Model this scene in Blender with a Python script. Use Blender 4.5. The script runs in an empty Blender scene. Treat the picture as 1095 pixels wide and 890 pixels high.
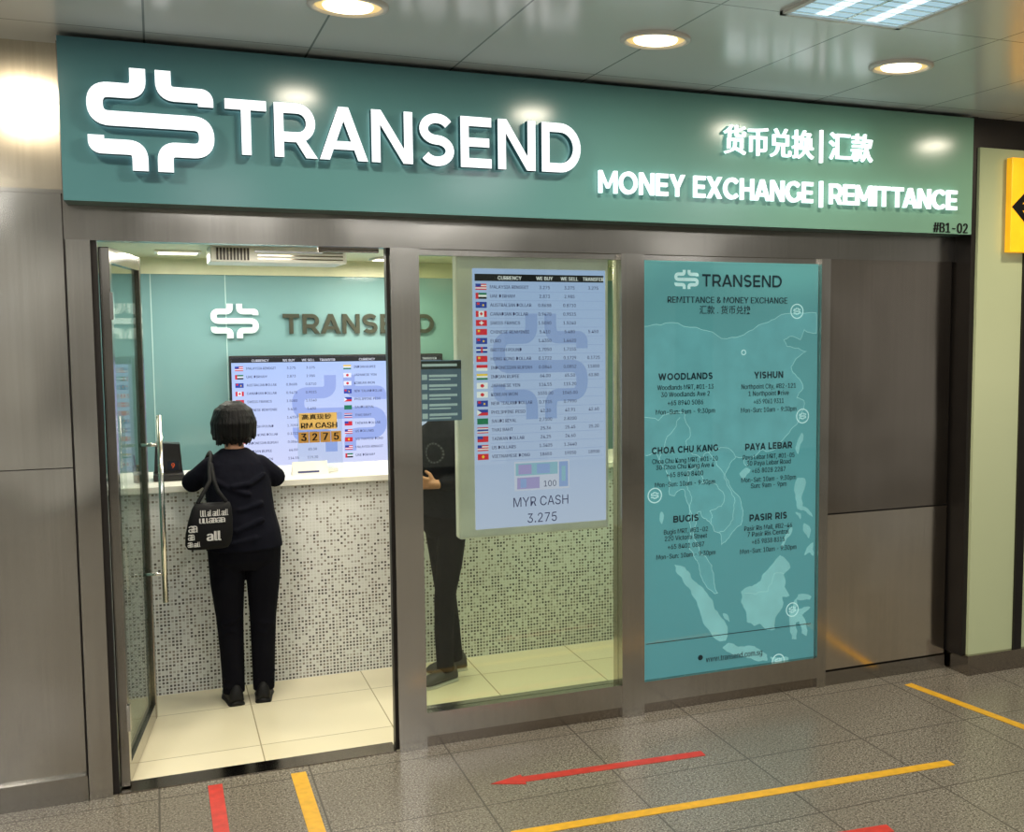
import bpy, bmesh, math, random, os
from mathutils import Vector, Matrix
random.seed(4)
SC = bpy.context.scene
COL = SC.collection
PI = math.pi
# ---------------------------------------------------------------- camera model (metres; facade is the plane Y=0)
FPX, PX, PY = 1201.0, 700.0, 445.0
PIT, YAW = math.radians(4.905), math.radians(23.92)
CAM = Vector((0, -5.0, 1.95))
FW = Vector((math.sin(YAW)*math.cos(PIT), math.cos(YAW)*math.cos(PIT), -math.sin(PIT)))
RT = Vector((math.cos(YAW), -math.sin(YAW), 0))
UP = Vector((math.sin(YAW)*math.sin(PIT), math.cos(YAW)*math.sin(PIT), math.cos(PIT)))
def ray(px, py): return RT*((px-PX)/FPX)+UP*((PY-py)/FPX)+FW
def at_y(px, py, Y=0.0):
    d = ray(px, py); return CAM+d*((Y-CAM.y)/d.y)
def at_z(px, py, Z=0.0):
    d = ray(px, py); return CAM+d*((Z-CAM.z)/d.z)
cd = bpy.data.cameras.new('camera'); cam = bpy.data.objects.new('camera', cd); COL.objects.link(cam)
cam.location = CAM; cam.rotation_euler = (PI/2-PIT, 0, -YAW)
cd.sensor_fit = 'HORIZONTAL'; cd.sensor_width = 36; cd.lens = FPX/1095*36
cd.shift_x = -(PX-547.5)/1095; cd.clip_start = .05; cd.clip_end = 100
SC.camera = cam
SC.view_settings.view_transform = 'Standard'
SC.view_settings.look = 'None'
FONT = None
try: FONT = bpy.data.fonts.load(os.path.join(bpy.utils.system_resource('DATAFILES', path='fonts'), 'Inter.woff2'))
except Exception as ex: print('font fallback', ex)

# ---------------------------------------------------------------- materials
def lin(c):
    r = []
    for v in c[:3]:
        v /= 255.0
        r.append(v/12.92 if v <= .04045 else ((v+.055)/1.055)**2.4)
    return (r[0], r[1], r[2], 1)
def newmat(name):
    m = bpy.data.materials.new(name); m.use_nodes = True
    nt = m.node_tree; return m, nt, nt.nodes['Principled BSDF']
def N(nt, t, **k):
    n = nt.nodes.new(t)
    for a, v in k.items(): setattr(n, a, v)
    return n
def pos(nt): return N(nt, 'ShaderNodeNewGeometry').outputs['Position']
def mat(name, c, rough=.5, metal=0.0, emit=0.0, var=.08, scale=8, bump=0, coat=0, spec=.5, stretch=None):
    m, nt, b = newmat(name); L = nt.links
    col = lin(c)
    n = N(nt, 'ShaderNodeTexNoise'); n.inputs['Scale'].default_value = scale; n.inputs['Detail'].default_value = 3
    if stretch:
        mp = N(nt, 'ShaderNodeMapping'); mp.inputs['Scale'].default_value = stretch; L.new(pos(nt), mp.inputs['Vector']); L.new(mp.outputs[0], n.inputs['Vector'])
    else: L.new(pos(nt), n.inputs['Vector'])
    r = N(nt, 'ShaderNodeValToRGB')
    r.color_ramp.elements[0].position = .3; r.color_ramp.elements[1].position = .7
    r.color_ramp.elements[0].color = tuple(v*(1-var) for v in col[:3])+(1,)
    r.color_ramp.elements[1].color = tuple(min(1, v*(1+var)) for v in col[:3])+(1,)
    L.new(n.outputs['Fac'], r.inputs['Fac']); L.new(r.outputs['Color'], b.inputs['Base Color'])
    b.inputs['Roughness'].default_value = rough; b.inputs['Metallic'].default_value = metal
    b.inputs['Coat Weight'].default_value = coat; b.inputs['Specular IOR Level'].default_value = spec
    if emit:
        L.new(r.outputs['Color'], b.inputs['Emission Color']); b.inputs['Emission Strength'].default_value = emit
    if bump:
        bp = N(nt, 'ShaderNodeBump'); bp.inputs['Strength'].default_value = bump; bp.inputs['Distance'].default_value = .02
        L.new(n.outputs['Fac'], bp.inputs['Height']); L.new(bp.outputs['Normal'], b.inputs['Normal'])
    return m
def glow(name, c, s=1.0):
    m, nt, b = newmat(name)
    b.inputs['Base Color'].default_value = (.01, .01, .01, 1); b.inputs['Roughness'].default_value = .4
    b.inputs['Specular IOR Level'].default_value = .2
    b.inputs['Emission Color'].default_value = lin(c); b.inputs['Emission Strength'].default_value = s
    return m
def steel(name, c, rough=.2, streak=.05, wave=.3):
    m, nt, b = newmat(name); L = nt.links
    n2 = N(nt, 'ShaderNodeTexNoise'); n2.inputs['Scale'].default_value = 1.1; n2.inputs['Detail'].default_value = 2; L.new(pos(nt), n2.inputs['Vector'])
    mp = N(nt, 'ShaderNodeMapping'); mp.inputs['Scale'].default_value = (90, 90, .8); L.new(pos(nt), mp.inputs['Vector'])
    n1 = N(nt, 'ShaderNodeTexNoise'); n1.inputs['Scale'].default_value = 1; n1.inputs['Detail'].default_value = 2; L.new(mp.outputs[0], n1.inputs['Vector'])
    r = N(nt, 'ShaderNodeMapRange'); r.inputs['From Min'].default_value = .3; r.inputs['From Max'].default_value = .7
    r.inputs['To Min'].default_value = rough-.03; r.inputs['To Max'].default_value = rough+.07
    L.new(n2.outputs['Fac'], r.inputs['Value']); L.new(r.outputs[0], b.inputs['Roughness'])
    cr = N(nt, 'ShaderNodeValToRGB'); col = lin(c)
    cr.color_ramp.elements[0].color = tuple(v*(1-streak) for v in col[:3])+(1,); cr.color_ramp.elements[1].color = tuple(min(1, v*(1+streak)) for v in col[:3])+(1,)
    cr.color_ramp.elements[0].position = .3; cr.color_ramp.elements[1].position = .7
    L.new(n1.outputs['Fac'], cr.inputs['Fac']); L.new(cr.outputs[0], b.inputs['Base Color'])
    b.inputs['Metallic'].default_value = 1
    n3 = N(nt, 'ShaderNodeTexNoise'); n3.inputs['Scale'].default_value = .9; L.new(pos(nt), n3.inputs['Vector'])
    bp = N(nt, 'ShaderNodeBump'); bp.inputs['Strength'].default_value = wave; bp.inputs['Distance'].default_value = .10
    L.new(n3.outputs['Fac'], bp.inputs['Height']); L.new(bp.outputs['Normal'], b.inputs['Normal'])
    return m
def gradx(name, stops, x0, x1, rough=.3, emit=0, axis='X', spec=.5):
    m, nt, b = newmat(name); L = nt.links
    s = N(nt, 'ShaderNodeSeparateXYZ'); L.new(pos(nt), s.inputs[0])
    r = N(nt, 'ShaderNodeMapRange'); r.inputs['From Min'].default_value = x0; r.inputs['From Max'].default_value = x1
    L.new(s.outputs[axis], r.inputs['Value'])
    c = N(nt, 'ShaderNodeValToRGB'); e = c.color_ramp.elements
    e[0].position, e[0].color = stops[0][0], lin(stops[0][1]); e[1].position, e[1].color = stops[-1][0], lin(stops[-1][1])
    for p, cc in stops[1:-1]:
        k = e.new(p); k.color = lin(cc)
    L.new(r.outputs[0], c.inputs[0]); L.new(c.outputs[0], b.inputs['Base Color']); b.inputs['Roughness'].default_value = rough
    b.inputs['Specular IOR Level'].default_value = spec
    if emit: L.new(c.outputs[0], b.inputs['Emission Color']); b.inputs['Emission Strength'].default_value = emit
    return m
def tiles(name, size, off, c1, c2, joint, mortar, rough, speck=None, plane='XY', bump=.2):
    m, nt, b = newmat(name); L = nt.links
    s = N(nt, 'ShaderNodeSeparateXYZ'); L.new(pos(nt), s.inputs[0])
    cb = N(nt, 'ShaderNodeCombineXYZ')
    for i, ax in enumerate(plane):
        ad = N(nt, 'ShaderNodeMath', operation='ADD'); ad.inputs[1].default_value = off[i]+60*size[i]
        L.new(s.outputs[ax], ad.inputs[0]); L.new(ad.outputs[0], cb.inputs[i])
    br = N(nt, 'ShaderNodeTexBrick'); br.offset = 0; br.squash = 1
    br.inputs['Scale'].default_value = 1; br.inputs['Brick Width'].default_value = size[0]; br.inputs['Row Height'].default_value = size[1]
    br.inputs['Mortar Size'].default_value = mortar; br.inputs['Mortar Smooth'].default_value = .1
    br.inputs['Color1'].default_value = lin(c1); br.inputs['Color2'].default_value = lin(c2); br.inputs['Mortar'].default_value = lin(joint)
    L.new(cb.outputs[0], br.inputs['Vector'])
    out = br.outputs['Color']
    if speck:
        for sc, cc, lo, hi in speck:
            n = N(nt, 'ShaderNodeTexNoise'); n.inputs['Scale'].default_value = sc; n.inputs['Detail'].default_value = 2; L.new(pos(nt), n.inputs['Vector'])
            rr = N(nt, 'ShaderNodeMapRange'); rr.inputs['From Min'].default_value = lo; rr.inputs['From Max'].default_value = hi
            L.new(n.outputs['Fac'], rr.inputs['Value'])
            mx = N(nt, 'ShaderNodeMix', data_type='RGBA'); L.new(rr.outputs[0], mx.inputs['Factor'])
            L.new(out, mx.inputs['A']); mx.inputs['B'].default_value = lin(cc); out = mx.outputs['Result']
        mx = N(nt, 'ShaderNodeMix', data_type='RGBA'); L.new(br.outputs['Fac'], mx.inputs['Factor'])
        L.new(out, mx.inputs['A']); mx.inputs['B'].default_value = lin(joint); out = mx.outputs['Result']
    L.new(out, b.inputs['Base Color']); b.inputs['Roughness'].default_value = rough
    bp = N(nt, 'ShaderNodeBump'); bp.invert = True; bp.inputs['Strength'].default_value = bump; bp.inputs['Distance'].default_value = .003
    L.new(br.outputs['Fac'], bp.inputs['Height']); L.new(bp.outputs[0], b.inputs['Normal'])
    return m
def mosaic():
    m, nt, b = newmat('counter_mosaic'); L = nt.links
    s = N(nt, 'ShaderNodeSeparateXYZ'); L.new(pos(nt), s.inputs[0])
    cb = N(nt, 'ShaderNodeCombineXYZ')
    ad = N(nt, 'ShaderNodeMath', operation='ADD'); ad.inputs[1].default_value = 5; L.new(s.outputs['X'], ad.inputs[0])
    L.new(ad.outputs[0], cb.inputs[0]); L.new(s.outputs['Z'], cb.inputs[1])
    br = N(nt, 'ShaderNodeTexBrick'); br.offset = 0; br.squash = 1
    S_ = .0180
    br.inputs['Scale'].default_value = 1; br.inputs['Brick Width'].default_value = S_; br.inputs['Row Height'].default_value = S_
    br.inputs['Mortar Size'].default_value = .0038; br.inputs['Mortar Smooth'].default_value = .25
    br.inputs['Color1'].default_value = (0, 0, 0, 1); br.inputs['Color2'].default_value = (1, 1, 1, 1)
    L.new(cb.outputs[0], br.inputs['Vector'])
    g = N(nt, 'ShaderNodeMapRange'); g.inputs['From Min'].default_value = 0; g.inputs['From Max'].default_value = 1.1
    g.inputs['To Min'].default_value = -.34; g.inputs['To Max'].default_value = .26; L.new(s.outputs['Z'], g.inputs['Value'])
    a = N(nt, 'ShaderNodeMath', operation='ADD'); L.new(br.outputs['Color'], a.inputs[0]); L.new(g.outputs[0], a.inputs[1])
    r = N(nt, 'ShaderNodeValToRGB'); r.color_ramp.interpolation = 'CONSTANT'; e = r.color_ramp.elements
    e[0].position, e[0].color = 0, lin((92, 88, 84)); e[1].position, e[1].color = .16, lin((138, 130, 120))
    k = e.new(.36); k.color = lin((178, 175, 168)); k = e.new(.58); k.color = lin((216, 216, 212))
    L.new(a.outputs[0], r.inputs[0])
    mx = N(nt, 'ShaderNodeMix', data_type='RGBA'); L.new(br.outputs['Fac'], mx.inputs['Factor'])
    L.new(r.outputs[0], mx.inputs['A']); mx.inputs['B'].default_value = lin((226, 226, 224)); L.new(mx.outputs['Result'], b.inputs['Base Color'])
    b.inputs['Roughness'].default_value = .25
    return m
def glassmat(name, tint=(235, 245, 242), refl=.6):
    m = bpy.data.materials.new(name); m.use_nodes = True; nt = m.node_tree; nt.nodes.clear(); L = nt.links
    o = N(nt, 'ShaderNodeOutputMaterial'); mx = N(nt, 'ShaderNodeMixShader')
    t = N(nt, 'ShaderNodeBsdfTransparent'); t.inputs[0].default_value = lin(tint)
    g = N(nt, 'ShaderNodeBsdfGlossy'); g.inputs['Roughness'].default_value = .02
    f = N(nt, 'ShaderNodeFresnel'); f.inputs[0].default_value = 1.45
    ml = N(nt, 'ShaderNodeMath', operation='MULTIPLY'); ml.inputs[1].default_value = refl; L.new(f.outputs[0], ml.inputs[0])
    L.new(ml.outputs[0], mx.inputs[0]); L.new(t.outputs[0], mx.inputs[1]); L.new(g.outputs[0], mx.inputs[2]); L.new(mx.outputs[0], o.inputs[0])
    return m
def scrmat(name, stops, z0, z1, s=1.0):
    m = gradx(name, stops, z0, z1, .25, s, 'Z'); b = m.node_tree.nodes['Principled BSDF']
    for l in list(b.inputs['Base Color'].links): m.node_tree.links.remove(l)
    b.inputs['Base Color'].default_value = (.01, .01, .01, 1); return m
M = {}
M['steel'] = steel('brushed_steel', (184, 179, 170), .15)
M['steel_d'] = steel('brushed_steel_dark', (150, 141, 130), .15)
M['steel_l'] = steel('brushed_steel_light', (206, 196, 180), .13)
M['steel_h'] = steel('brushed_steel_header', (158, 153, 144), .17)
M['bronze'] = mat('dark_metal_and_shade', (48, 44, 41), .4, .6)  # dark metal and joints; also stands in for shade above the beige wall
M['chrome'] = steel('bright_steel', (220, 218, 212), .14, .03, .1)
M['paving'] = tiles('granite_paving', (.6, .6), (.05, .13), (130, 123, 110), (137, 130, 116), (88, 83, 74), .004, .26,
                    [(85, (92, 86, 75), .46, .60), (140, (184, 176, 160), .55, .65), (200, (54, 50, 45), .58, .66), (1.1, (114, 106, 93), .45, .95)])
M['shopfloor'] = tiles('cream_shop_tile', (.6, .6), (.22, -.32), (232, 222, 190), (238, 228, 198), (170, 158, 126), .003, .16)
M['ceil'] = tiles('ceiling_metal_panel', (.6, 1.2), (.0, .3), (216, 224, 224), (221, 228, 228), (138, 147, 147), .004, .2)
M['ceil_in'] = mat('cream_ceiling', (216, 210, 172), .3)
M['cream'] = mat('cream_bulkhead', (204, 202, 164), .4)
M['upper'] = steel('upper_cladding', (206, 194, 172), .2)
M['teal_wall'] = gradx('teal_back_wall', [(0, (112, 148, 150)), (1, (126, 162, 158))], 0, 3.5, .08)
M['joint'] = mat('pale_joint', (166, 194, 192), .4)
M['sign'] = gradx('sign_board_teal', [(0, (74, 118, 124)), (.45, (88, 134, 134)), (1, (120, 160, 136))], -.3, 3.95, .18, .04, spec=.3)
M['sign_edge'] = mat('sign_side', (70, 104, 98), .4)
M['let_w'] = glow('lit_white_letter', (250, 255, 255), 1.5)
M['let_s'] = mat('letter_return_teal', (38, 92, 106), .5)
M['let_g'] = glow('lit_letter_edge', (214, 250, 244), 1.8)
M['black'] = mat('black_print', (8, 8, 8), .6, spec=.2)
M['mosaic'] = mosaic()
M['ctop'] = mat('white_countertop', (226, 224, 214), .25)
M['glass'] = glassmat('clear_glass', (236, 241, 228), 1.3)
M['doorglass'] = glassmat('door_glass', (240, 244, 240), .3)
M['acrylic'] = glassmat('clear_acrylic', (246, 250, 250), .8)
M['lamp'] = glow('warm_lamp', (255, 240, 205), 4.0)
M['lampring'] = mat('lamp_reflector', (240, 205, 130), .3, .2, emit=.7)
M['white'] = mat('white_plastic', (226, 224, 216), .35)
M['dframe'] = mat('display_frame_white', (226, 226, 222), .35, emit=.18)
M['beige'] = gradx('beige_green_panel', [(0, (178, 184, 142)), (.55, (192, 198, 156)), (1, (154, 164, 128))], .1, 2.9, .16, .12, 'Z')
M['yellow_sign'] = mat('yellow_sign_face', (250, 180, 20), .4, emit=.5)
M['tape_r'] = mat('red_floor_tape', (204, 58, 46), .45, var=.15, scale=25)
M['tape_y'] = mat('yellow_floor_tape', (230, 174, 40), .45, var=.12, scale=25)
M['poster'] = gradx('poster_teal', [(0, (96, 160, 164)), (.5, (104, 172, 174)), (1, (104, 166, 166))], .17, 2.26, .2, .38, 'Z')
M['poster_main'] = mat('poster_mainland', (112, 178, 180), .3, emit=.40)
M['poster_land'] = mat('poster_land', (146, 202, 200), .3, emit=.42)
M['poster_line'] = mat('poster_outline', (176, 220, 216), .3, emit=.42)
M['poster_txt'] = mat('poster_text', (8, 50, 62), .4)
M['poster_wht'] = mat('poster_white', (206, 234, 230), .3, emit=.45)
M['gold'] = mat('bronze_letter', (70, 72, 60), .35, .5)
M['wlogo'] = mat('white_logo', (214, 232, 228), .4, emit=.15)
M['scr'] = scrmat('display_glow', [(0, (198, 206, 250)), (.35, (186, 200, 252)), (1, (168, 192, 252))], .75, 2.2)
M['tvs'] = scrmat('television_glow', [(0, (212, 216, 250)), (1, (170, 198, 252))], .95, 1.75, 1.0)
M['s_mark'] = glow('screen_mark', (150, 172, 238), 1)
M['s_mark2'] = glow('screen_mark_pale', (154, 174, 236), 1)
M['s_txt'] = glow('screen_text', (64, 68, 112), 1)
M['s_blk'] = glow('screen_black', (14, 18, 28), 1)
M['s_wht'] = glow('screen_white', (236, 240, 255), 1)
M['s_red'] = glow('screen_red', (214, 38, 60), 1)
M['s_blu'] = glow('screen_blue', (36, 64, 170), 1)
M['s_grn'] = glow('screen_green', (20, 120, 90), 1)
M['s_yel'] = glow('screen_yellow', (240, 200, 60), 1)
M['s_lil'] = glow('screen_lilac', (206, 210, 250), 1)
M['s_note'] = glow('note_green', (150, 190, 226), 1)
M['s_note2'] = glow('note_violet', (170, 160, 226), 1)
M['card_y'] = mat('yellow_card', (204, 166, 92), .5, emit=.05)
M['card_b'] = mat('brown_digit_tile', (166, 122, 52), .5, emit=.03)
M['skin'] = mat('skin', (176, 126, 96), .5, var=.05)
M['hair'] = mat('black_hair', (10, 8, 9), .5, bump=.3, scale=1, stretch=(120, 120, 9), spec=.22)
M['top'] = mat('navy_blouse', (10, 11, 22), .9, bump=.9, scale=7, spec=.15)
M['trs'] = mat('black_trousers', (9, 9, 16), .9, bump=.9, scale=7, spec=.12)
M['shoe'] = mat('black_shoe', (12, 11, 12), .6, spec=.3)
M['sole'] = mat('pale_sole', (196, 192, 180), .6)
M['sneak'] = mat('grey_sneaker', (66, 62, 60), .6)
M['eye'] = mat('eye_white', (235, 232, 226), .2)
M['iris'] = mat('dark_iris', (30, 20, 16), .2)
M['lip'] = mat('lips', (160, 88, 80), .5)
M['tee'] = mat('charcoal_shirt', (14, 16, 26), .9, bump=.9, scale=7, spec=.15)
M['tee_p'] = mat('grey_shirt_print', (92, 94, 100), .8)
M['bagm'] = mat('black_canvas', (14, 14, 16), .7, spec=.2)
M['bagw'] = mat('white_print', (210, 208, 204), .6)
M['devb'] = mat('black_device', (26, 24, 24), .35)
M['orange'] = glow('orange_digits', (236, 96, 30), .9)
M['notice'] = mat('blue_grey_notice', (84, 108, 138), .5, emit=.5)  # glow put into the notice and its lines, which hang unlit
M['nline'] = mat('notice_line', (184, 204, 222), .5, emit=.5)
M['opp'] = tiles('opposite_wall', (2.4, 3.6), (.4, .2), (236, 234, 226), (120, 118, 112), (44, 42, 40), .3, .4, plane='XZ')  # light and dark blocks added out of view for the steel to reflect
M['louv'] = glow('louvre_tube', (225, 245, 255), 2)

# ---------------------------------------------------------------- mesh builder
OFF = {}
class MB:
    def __init__(s): s.v = []; s.f = []; s.mi = []; s.m = 0; s.sm = []; s.smooth = False
    def add(s, vs, fs, m=None):
        o = len(s.v); s.v += [tuple(v) for v in vs]
        for f in fs: s.f.append(tuple(i+o for i in f)); s.mi.append(s.m if m is None else m); s.sm.append(s.smooth)
    def box(s, a, b, m=None, bev=0):
        x0, y0, z0 = a; x1, y1, z1 = b
        if bev:
            bm = bmesh.new(); bmesh.ops.create_cube(bm, size=1)
            for v in bm.verts: v.co = Vector(((x0+x1)/2+v.co.x*(x1-x0), (y0+y1)/2+v.co.y*(y1-y0), (z0+z1)/2+v.co.z*(z1-z0)))
            bmesh.ops.bevel(bm, geom=bm.edges[:]+bm.verts[:], offset=bev, segments=3, affect='EDGES', profile=.5)
            bm.verts.index_update(); s.add([v.co[:] for v in bm.verts], [[v.index for v in f.verts] for f in bm.faces], m); bm.free(); return s
        s.add([(x0, y0, z0), (x1, y0, z0), (x1, y1, z0), (x0, y1, z0), (x0, y0, z1), (x1, y0, z1), (x1, y1, z1), (x0, y1, z1)],
              [(0, 3, 2, 1), (4, 5, 6, 7), (0, 1, 5, 4), (1, 2, 6, 5), (2, 3, 7, 6), (3, 0, 4, 7)], m); return s
    def poly(s, pts, y0, y1=None, m=None, ms=None):       # polygon in XZ, facing -Y at y0, optional thickness to y1
        area = sum(pts[i][0]*pts[(i+1) % len(pts)][1]-pts[(i+1) % len(pts)][0]*pts[i][1] for i in range(len(pts)))
        if area < 0: pts = pts[::-1]
        n = len(pts)
        if y1 is None: s.add([(x, y0, z) for x, z in pts], [tuple(range(n))], m); return s
        s.add([(x, y0, z) for x, z in pts]+[(x, y1, z) for x, z in pts], [tuple(range(n)), tuple(range(2*n-1, n-1, -1))], m)
        o = len(s.v)-2*n
        for i in range(n):
            j = (i+1) % n; s.f.append((o+i, o+n+i, o+n+j, o+j)); s.mi.append(ms if ms is not None else (s.m if m is None else m)); s.sm.append(False)
        return s
    def rect(s, x0, x1, z0, z1, y, m=None): return s.poly([(x0, z0), (x1, z0), (x1, z1), (x0, z1)], y, None, m)
    def fpoly(s, pts, z0, z1, m=None):                       # polygon on the floor
        area = sum(pts[i][0]*pts[(i+1) % len(pts)][1]-pts[(i+1) % len(pts)][0]*pts[i][1] for i in range(len(pts)))
        if area < 0: pts = pts[::-1]
        n = len(pts)
        s.add([(x, y, z1) for x, y in pts]+[(x, y, z0) for x, y in pts],
              [tuple(range(n)), tuple(range(2*n-1, n-1, -1))]+[(i, i+n, (i+1) % n+n, (i+1) % n) for i in range(n)], m); return s
    def ribbon(s, path, w, y0, y1=None, m=None, ms=None):
        for q in ribquads(path, w): s.poly(q, y0, y1, m, ms)
        return s
    def tube(s, pts, rs, n=14, caps=True, m=None):
        pts = [Vector(p) for p in pts]
        if not hasattr(rs, '__len__'): rs = [rs]*len(pts)
        P = list(pts); Rr = list(rs)
        if caps == 'round':
            d0 = (pts[0]-pts[1]).normalized(); d1 = (pts[-1]-pts[-2]).normalized()
            pre = [(pts[0]+d0*rs[0]*math.sin(a), rs[0]*math.cos(a)) for a in (1.35, .9, .45)]
            post = [(pts[-1]+d1*rs[-1]*math.sin(a), rs[-1]*math.cos(a)) for a in (.45, .9, 1.35)]
            P = [p for p, r in pre]+P+[p for p, r in post]; Rr = [r for p, r in pre]+Rr+[r for p, r in post]
        vs = []; u = None
        for i, p in enumerate(P):
            t = (P[min(i+1, len(P)-1)]-P[max(i-1, 0)]).normalized()
            if u is None:
                u = t.cross(Vector((0, 0, 1)))
                if u.length < .1: u = t.cross(Vector((0, 1, 0)))
            u = (u-t*u.dot(t)).normalized(); w = t.cross(u)
            for k in range(n):
                a = 2*PI*k/n; vs.append(p+u*math.cos(a)*Rr[i]+w*math.sin(a)*Rr[i])
        fs = [(i*n+k, i*n+(k+1) % n, (i+1)*n+(k+1) % n, (i+1)*n+k) for i in range(len(P)-1) for k in range(n)]
        if caps: fs += [tuple(range(n-1, -1, -1)), tuple(range((len(P)-1)*n, len(P)*n))]
        s.add(vs, fs, m); return s
    def rings(s, secs, n=28, m=None):            # horizontal ellipses (cx,cy,z,rx,ry)
        vs = []
        for cx, cy, z, rx, ry in secs:
            for k in range(n):
                a = 2*PI*k/n; c, q = math.cos(a), math.sin(a)
                vs.append((cx+rx*math.copysign(abs(c)**.85, c), cy+ry*math.copysign(abs(q)**.85, q), z))
        fs = [(i*n+k, i*n+(k+1) % n, (i+1)*n+(k+1) % n, (i+1)*n+k) for i in range(len(secs)-1) for k in range(n)]
        fs += [tuple(range(n-1, -1, -1)), tuple(range((len(secs)-1)*n, len(secs)*n))]
        s.add(vs, fs, m); return s
    def ell(s, c, r, n=20, m=None, rot=None):
        vs = []; K = n//2
        for i in range(1, K):
            th = PI*i/K
            for k in range(n):
                a = 2*PI*k/n; v = Vector((r[0]*math.sin(th)*math.cos(a), r[1]*math.sin(th)*math.sin(a), -r[2]*math.cos(th)))
                if rot: v = rot @ v
                vs.append(Vector(c)+v)
        b0 = Vector((0, 0, -r[2])); b1 = Vector((0, 0, r[2]))
        if rot: b0 = rot @ b0; b1 = rot @ b1
        vs += [Vector(c)+b0, Vector(c)+b1]; q = len(vs)
        fs = [(i*n+k, i*n+(k+1) % n, (i+1)*n+(k+1) % n, (i+1)*n+k) for i in range(K-2) for k in range(n)]
        fs += [(q-2, (k+1) % n, k) for k in range(n)]+[(q-1, (K-2)*n+k, (K-2)*n+(k+1) % n) for k in range(n)]
        s.add(vs, fs, m); return s
    def disc(s, c, r0, r1, z, m=None, n=40, down=True):        # annulus in XY
        vs = []
        for r in (r0, r1):
            for k in range(n): a = 2*PI*k/n; vs.append((c[0]+r*math.cos(a), c[1]+r*math.sin(a), z))
        if r0 == 0:
            s.add(vs[n:], [tuple(range(n-1, -1, -1)) if down else tuple(range(n))], m); return s
        s.add(vs, [(k, n+k, n+(k+1) % n, (k+1) % n)[::-1 if down else 1] for k in range(n)], m); return s
    def lathe(s, c, prof, n=40, m=None):
        vs = []
        for r, z in prof:
            for k in range(n): a = 2*PI*k/n; vs.append((c[0]+r*math.cos(a), c[1]+r*math.sin(a), c[2]+z))
        fs = [(i*n+k, i*n+(k+1) % n, (i+1)*n+(k+1) % n, (i+1)*n+k) for i in range(len(prof)-1) for k in range(n)]
        s.add(vs, fs, m); return s
    def build(s, name, mats, parent=None, local=False, origin=None):
        if not isinstance(mats, (list, tuple)): mats = [mats]
        if local: o3 = Vector((0, 0, 0))
        elif parent is not None: o3 = OFF[parent.name]
        elif origin is not None: o3 = Vector(origin)
        else:
            xs, ys, zs = zip(*s.v); o3 = Vector(((min(xs)+max(xs))/2, (min(ys)+max(ys))/2, min(zs)))
        me = bpy.data.meshes.new(name); me.from_pydata([tuple(Vector(v)-o3) for v in s.v], [], s.f)
        for m in mats: me.materials.append(m)
        me.polygons.foreach_set('material_index', s.mi); me.polygons.foreach_set('use_smooth', s.sm); me.update()
        ob = bpy.data.objects.new(name, me); COL.objects.link(ob)
        if parent is not None: ob.parent = parent; OFF[ob.name] = o3
        else: ob.location = o3; OFF[ob.name] = o3
        return ob
def blob(mb, name, m, parent, voxel=.006, it=4):
    ob = mb.build(name, m, parent, local=True)
    r = ob.modifiers.new('r', 'REMESH'); r.mode = 'VOXEL'; r.voxel_size = voxel; r.use_smooth_shade = True
    q = ob.modifiers.new('s', 'SMOOTH'); q.factor = .5; q.iterations = it
    dg = bpy.context.evaluated_depsgraph_get(); dg.update()
    me = bpy.data.meshes.new_from_object(ob.evaluated_get(dg)); ob.modifiers.clear(); ob.data = me
    if not me.materials: me.materials.append(m)
    for p in me.polygons: p.use_smooth = True; p.material_index = 0
    return ob
def empty(name, loc, label, cat, group=None, rz=0):
    o = bpy.data.objects.new(name, None); COL.objects.link(o); o.location = loc; o.rotation_euler = (0, 0, rz); o.empty_display_size = .1
    OFF[o.name] = Vector(loc); o['label'] = label; o['category'] = cat
    if group: o['group'] = group
    return o
def tag(o, label, cat, group=None, kind=None):
    o['label'] = label; o['category'] = cat
    if group: o['group'] = group
    if kind: o['kind'] = kind
    return o
def struct(o, label, cat): return tag(o, label, cat, kind='structure')

# ---------------------------------------------------------------- lettering
def ribquads(path, w):
    n = len(path); A = []; B = []; out = []
    for i in range(n):
        p = Vector(path[i]); a = Vector(path[max(0, i-1)]); b = Vector(path[min(n-1, i+1)])
        t1 = (p-a).normalized() if i else (b-p).normalized(); t2 = (b-p).normalized() if i < n-1 else t1
        t = (t1+t2).normalized(); nn = Vector((-t.y, t.x)); k = 1/max(.5, nn.dot(Vector((-t1.y, t1.x))))
        A.append(p+nn*w/2*k); B.append(p-nn*w/2*k)
    for i in range(n-1): out.append([tuple(A[i]), tuple(B[i]), tuple(B[i+1]), tuple(A[i+1])])
    return out
TC = {}
def tgeo(s, off=0.0, solid=False, res=2, cjk=False):
    k = (s, off, solid, res)
    if k in TC: return TC[k]
    cu = bpy.data.curves.new('t', 'FONT'); cu.body = s; cu.size = 1; cu.offset = off; cu.resolution_u = res
    if FONT and not cjk: cu.font = FONT
    if solid: cu.extrude = .5
    ob = bpy.data.objects.new('t', cu); COL.objects.link(ob)
    dg = bpy.context.evaluated_depsgraph_get(); dg.update()
    me = bpy.data.meshes.new_from_object(ob.evaluated_get(dg))
    V = [v.co.copy() for v in me.vertices]; P = [(tuple(p.vertices), p.normal.copy()) for p in me.polygons]
    bpy.data.objects.remove(ob); bpy.data.curves.remove(cu); bpy.data.meshes.remove(me)
    TC[k] = (V, P); return TC[k]
CAPH = max(v.y for v in tgeo('H')[0])
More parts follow.
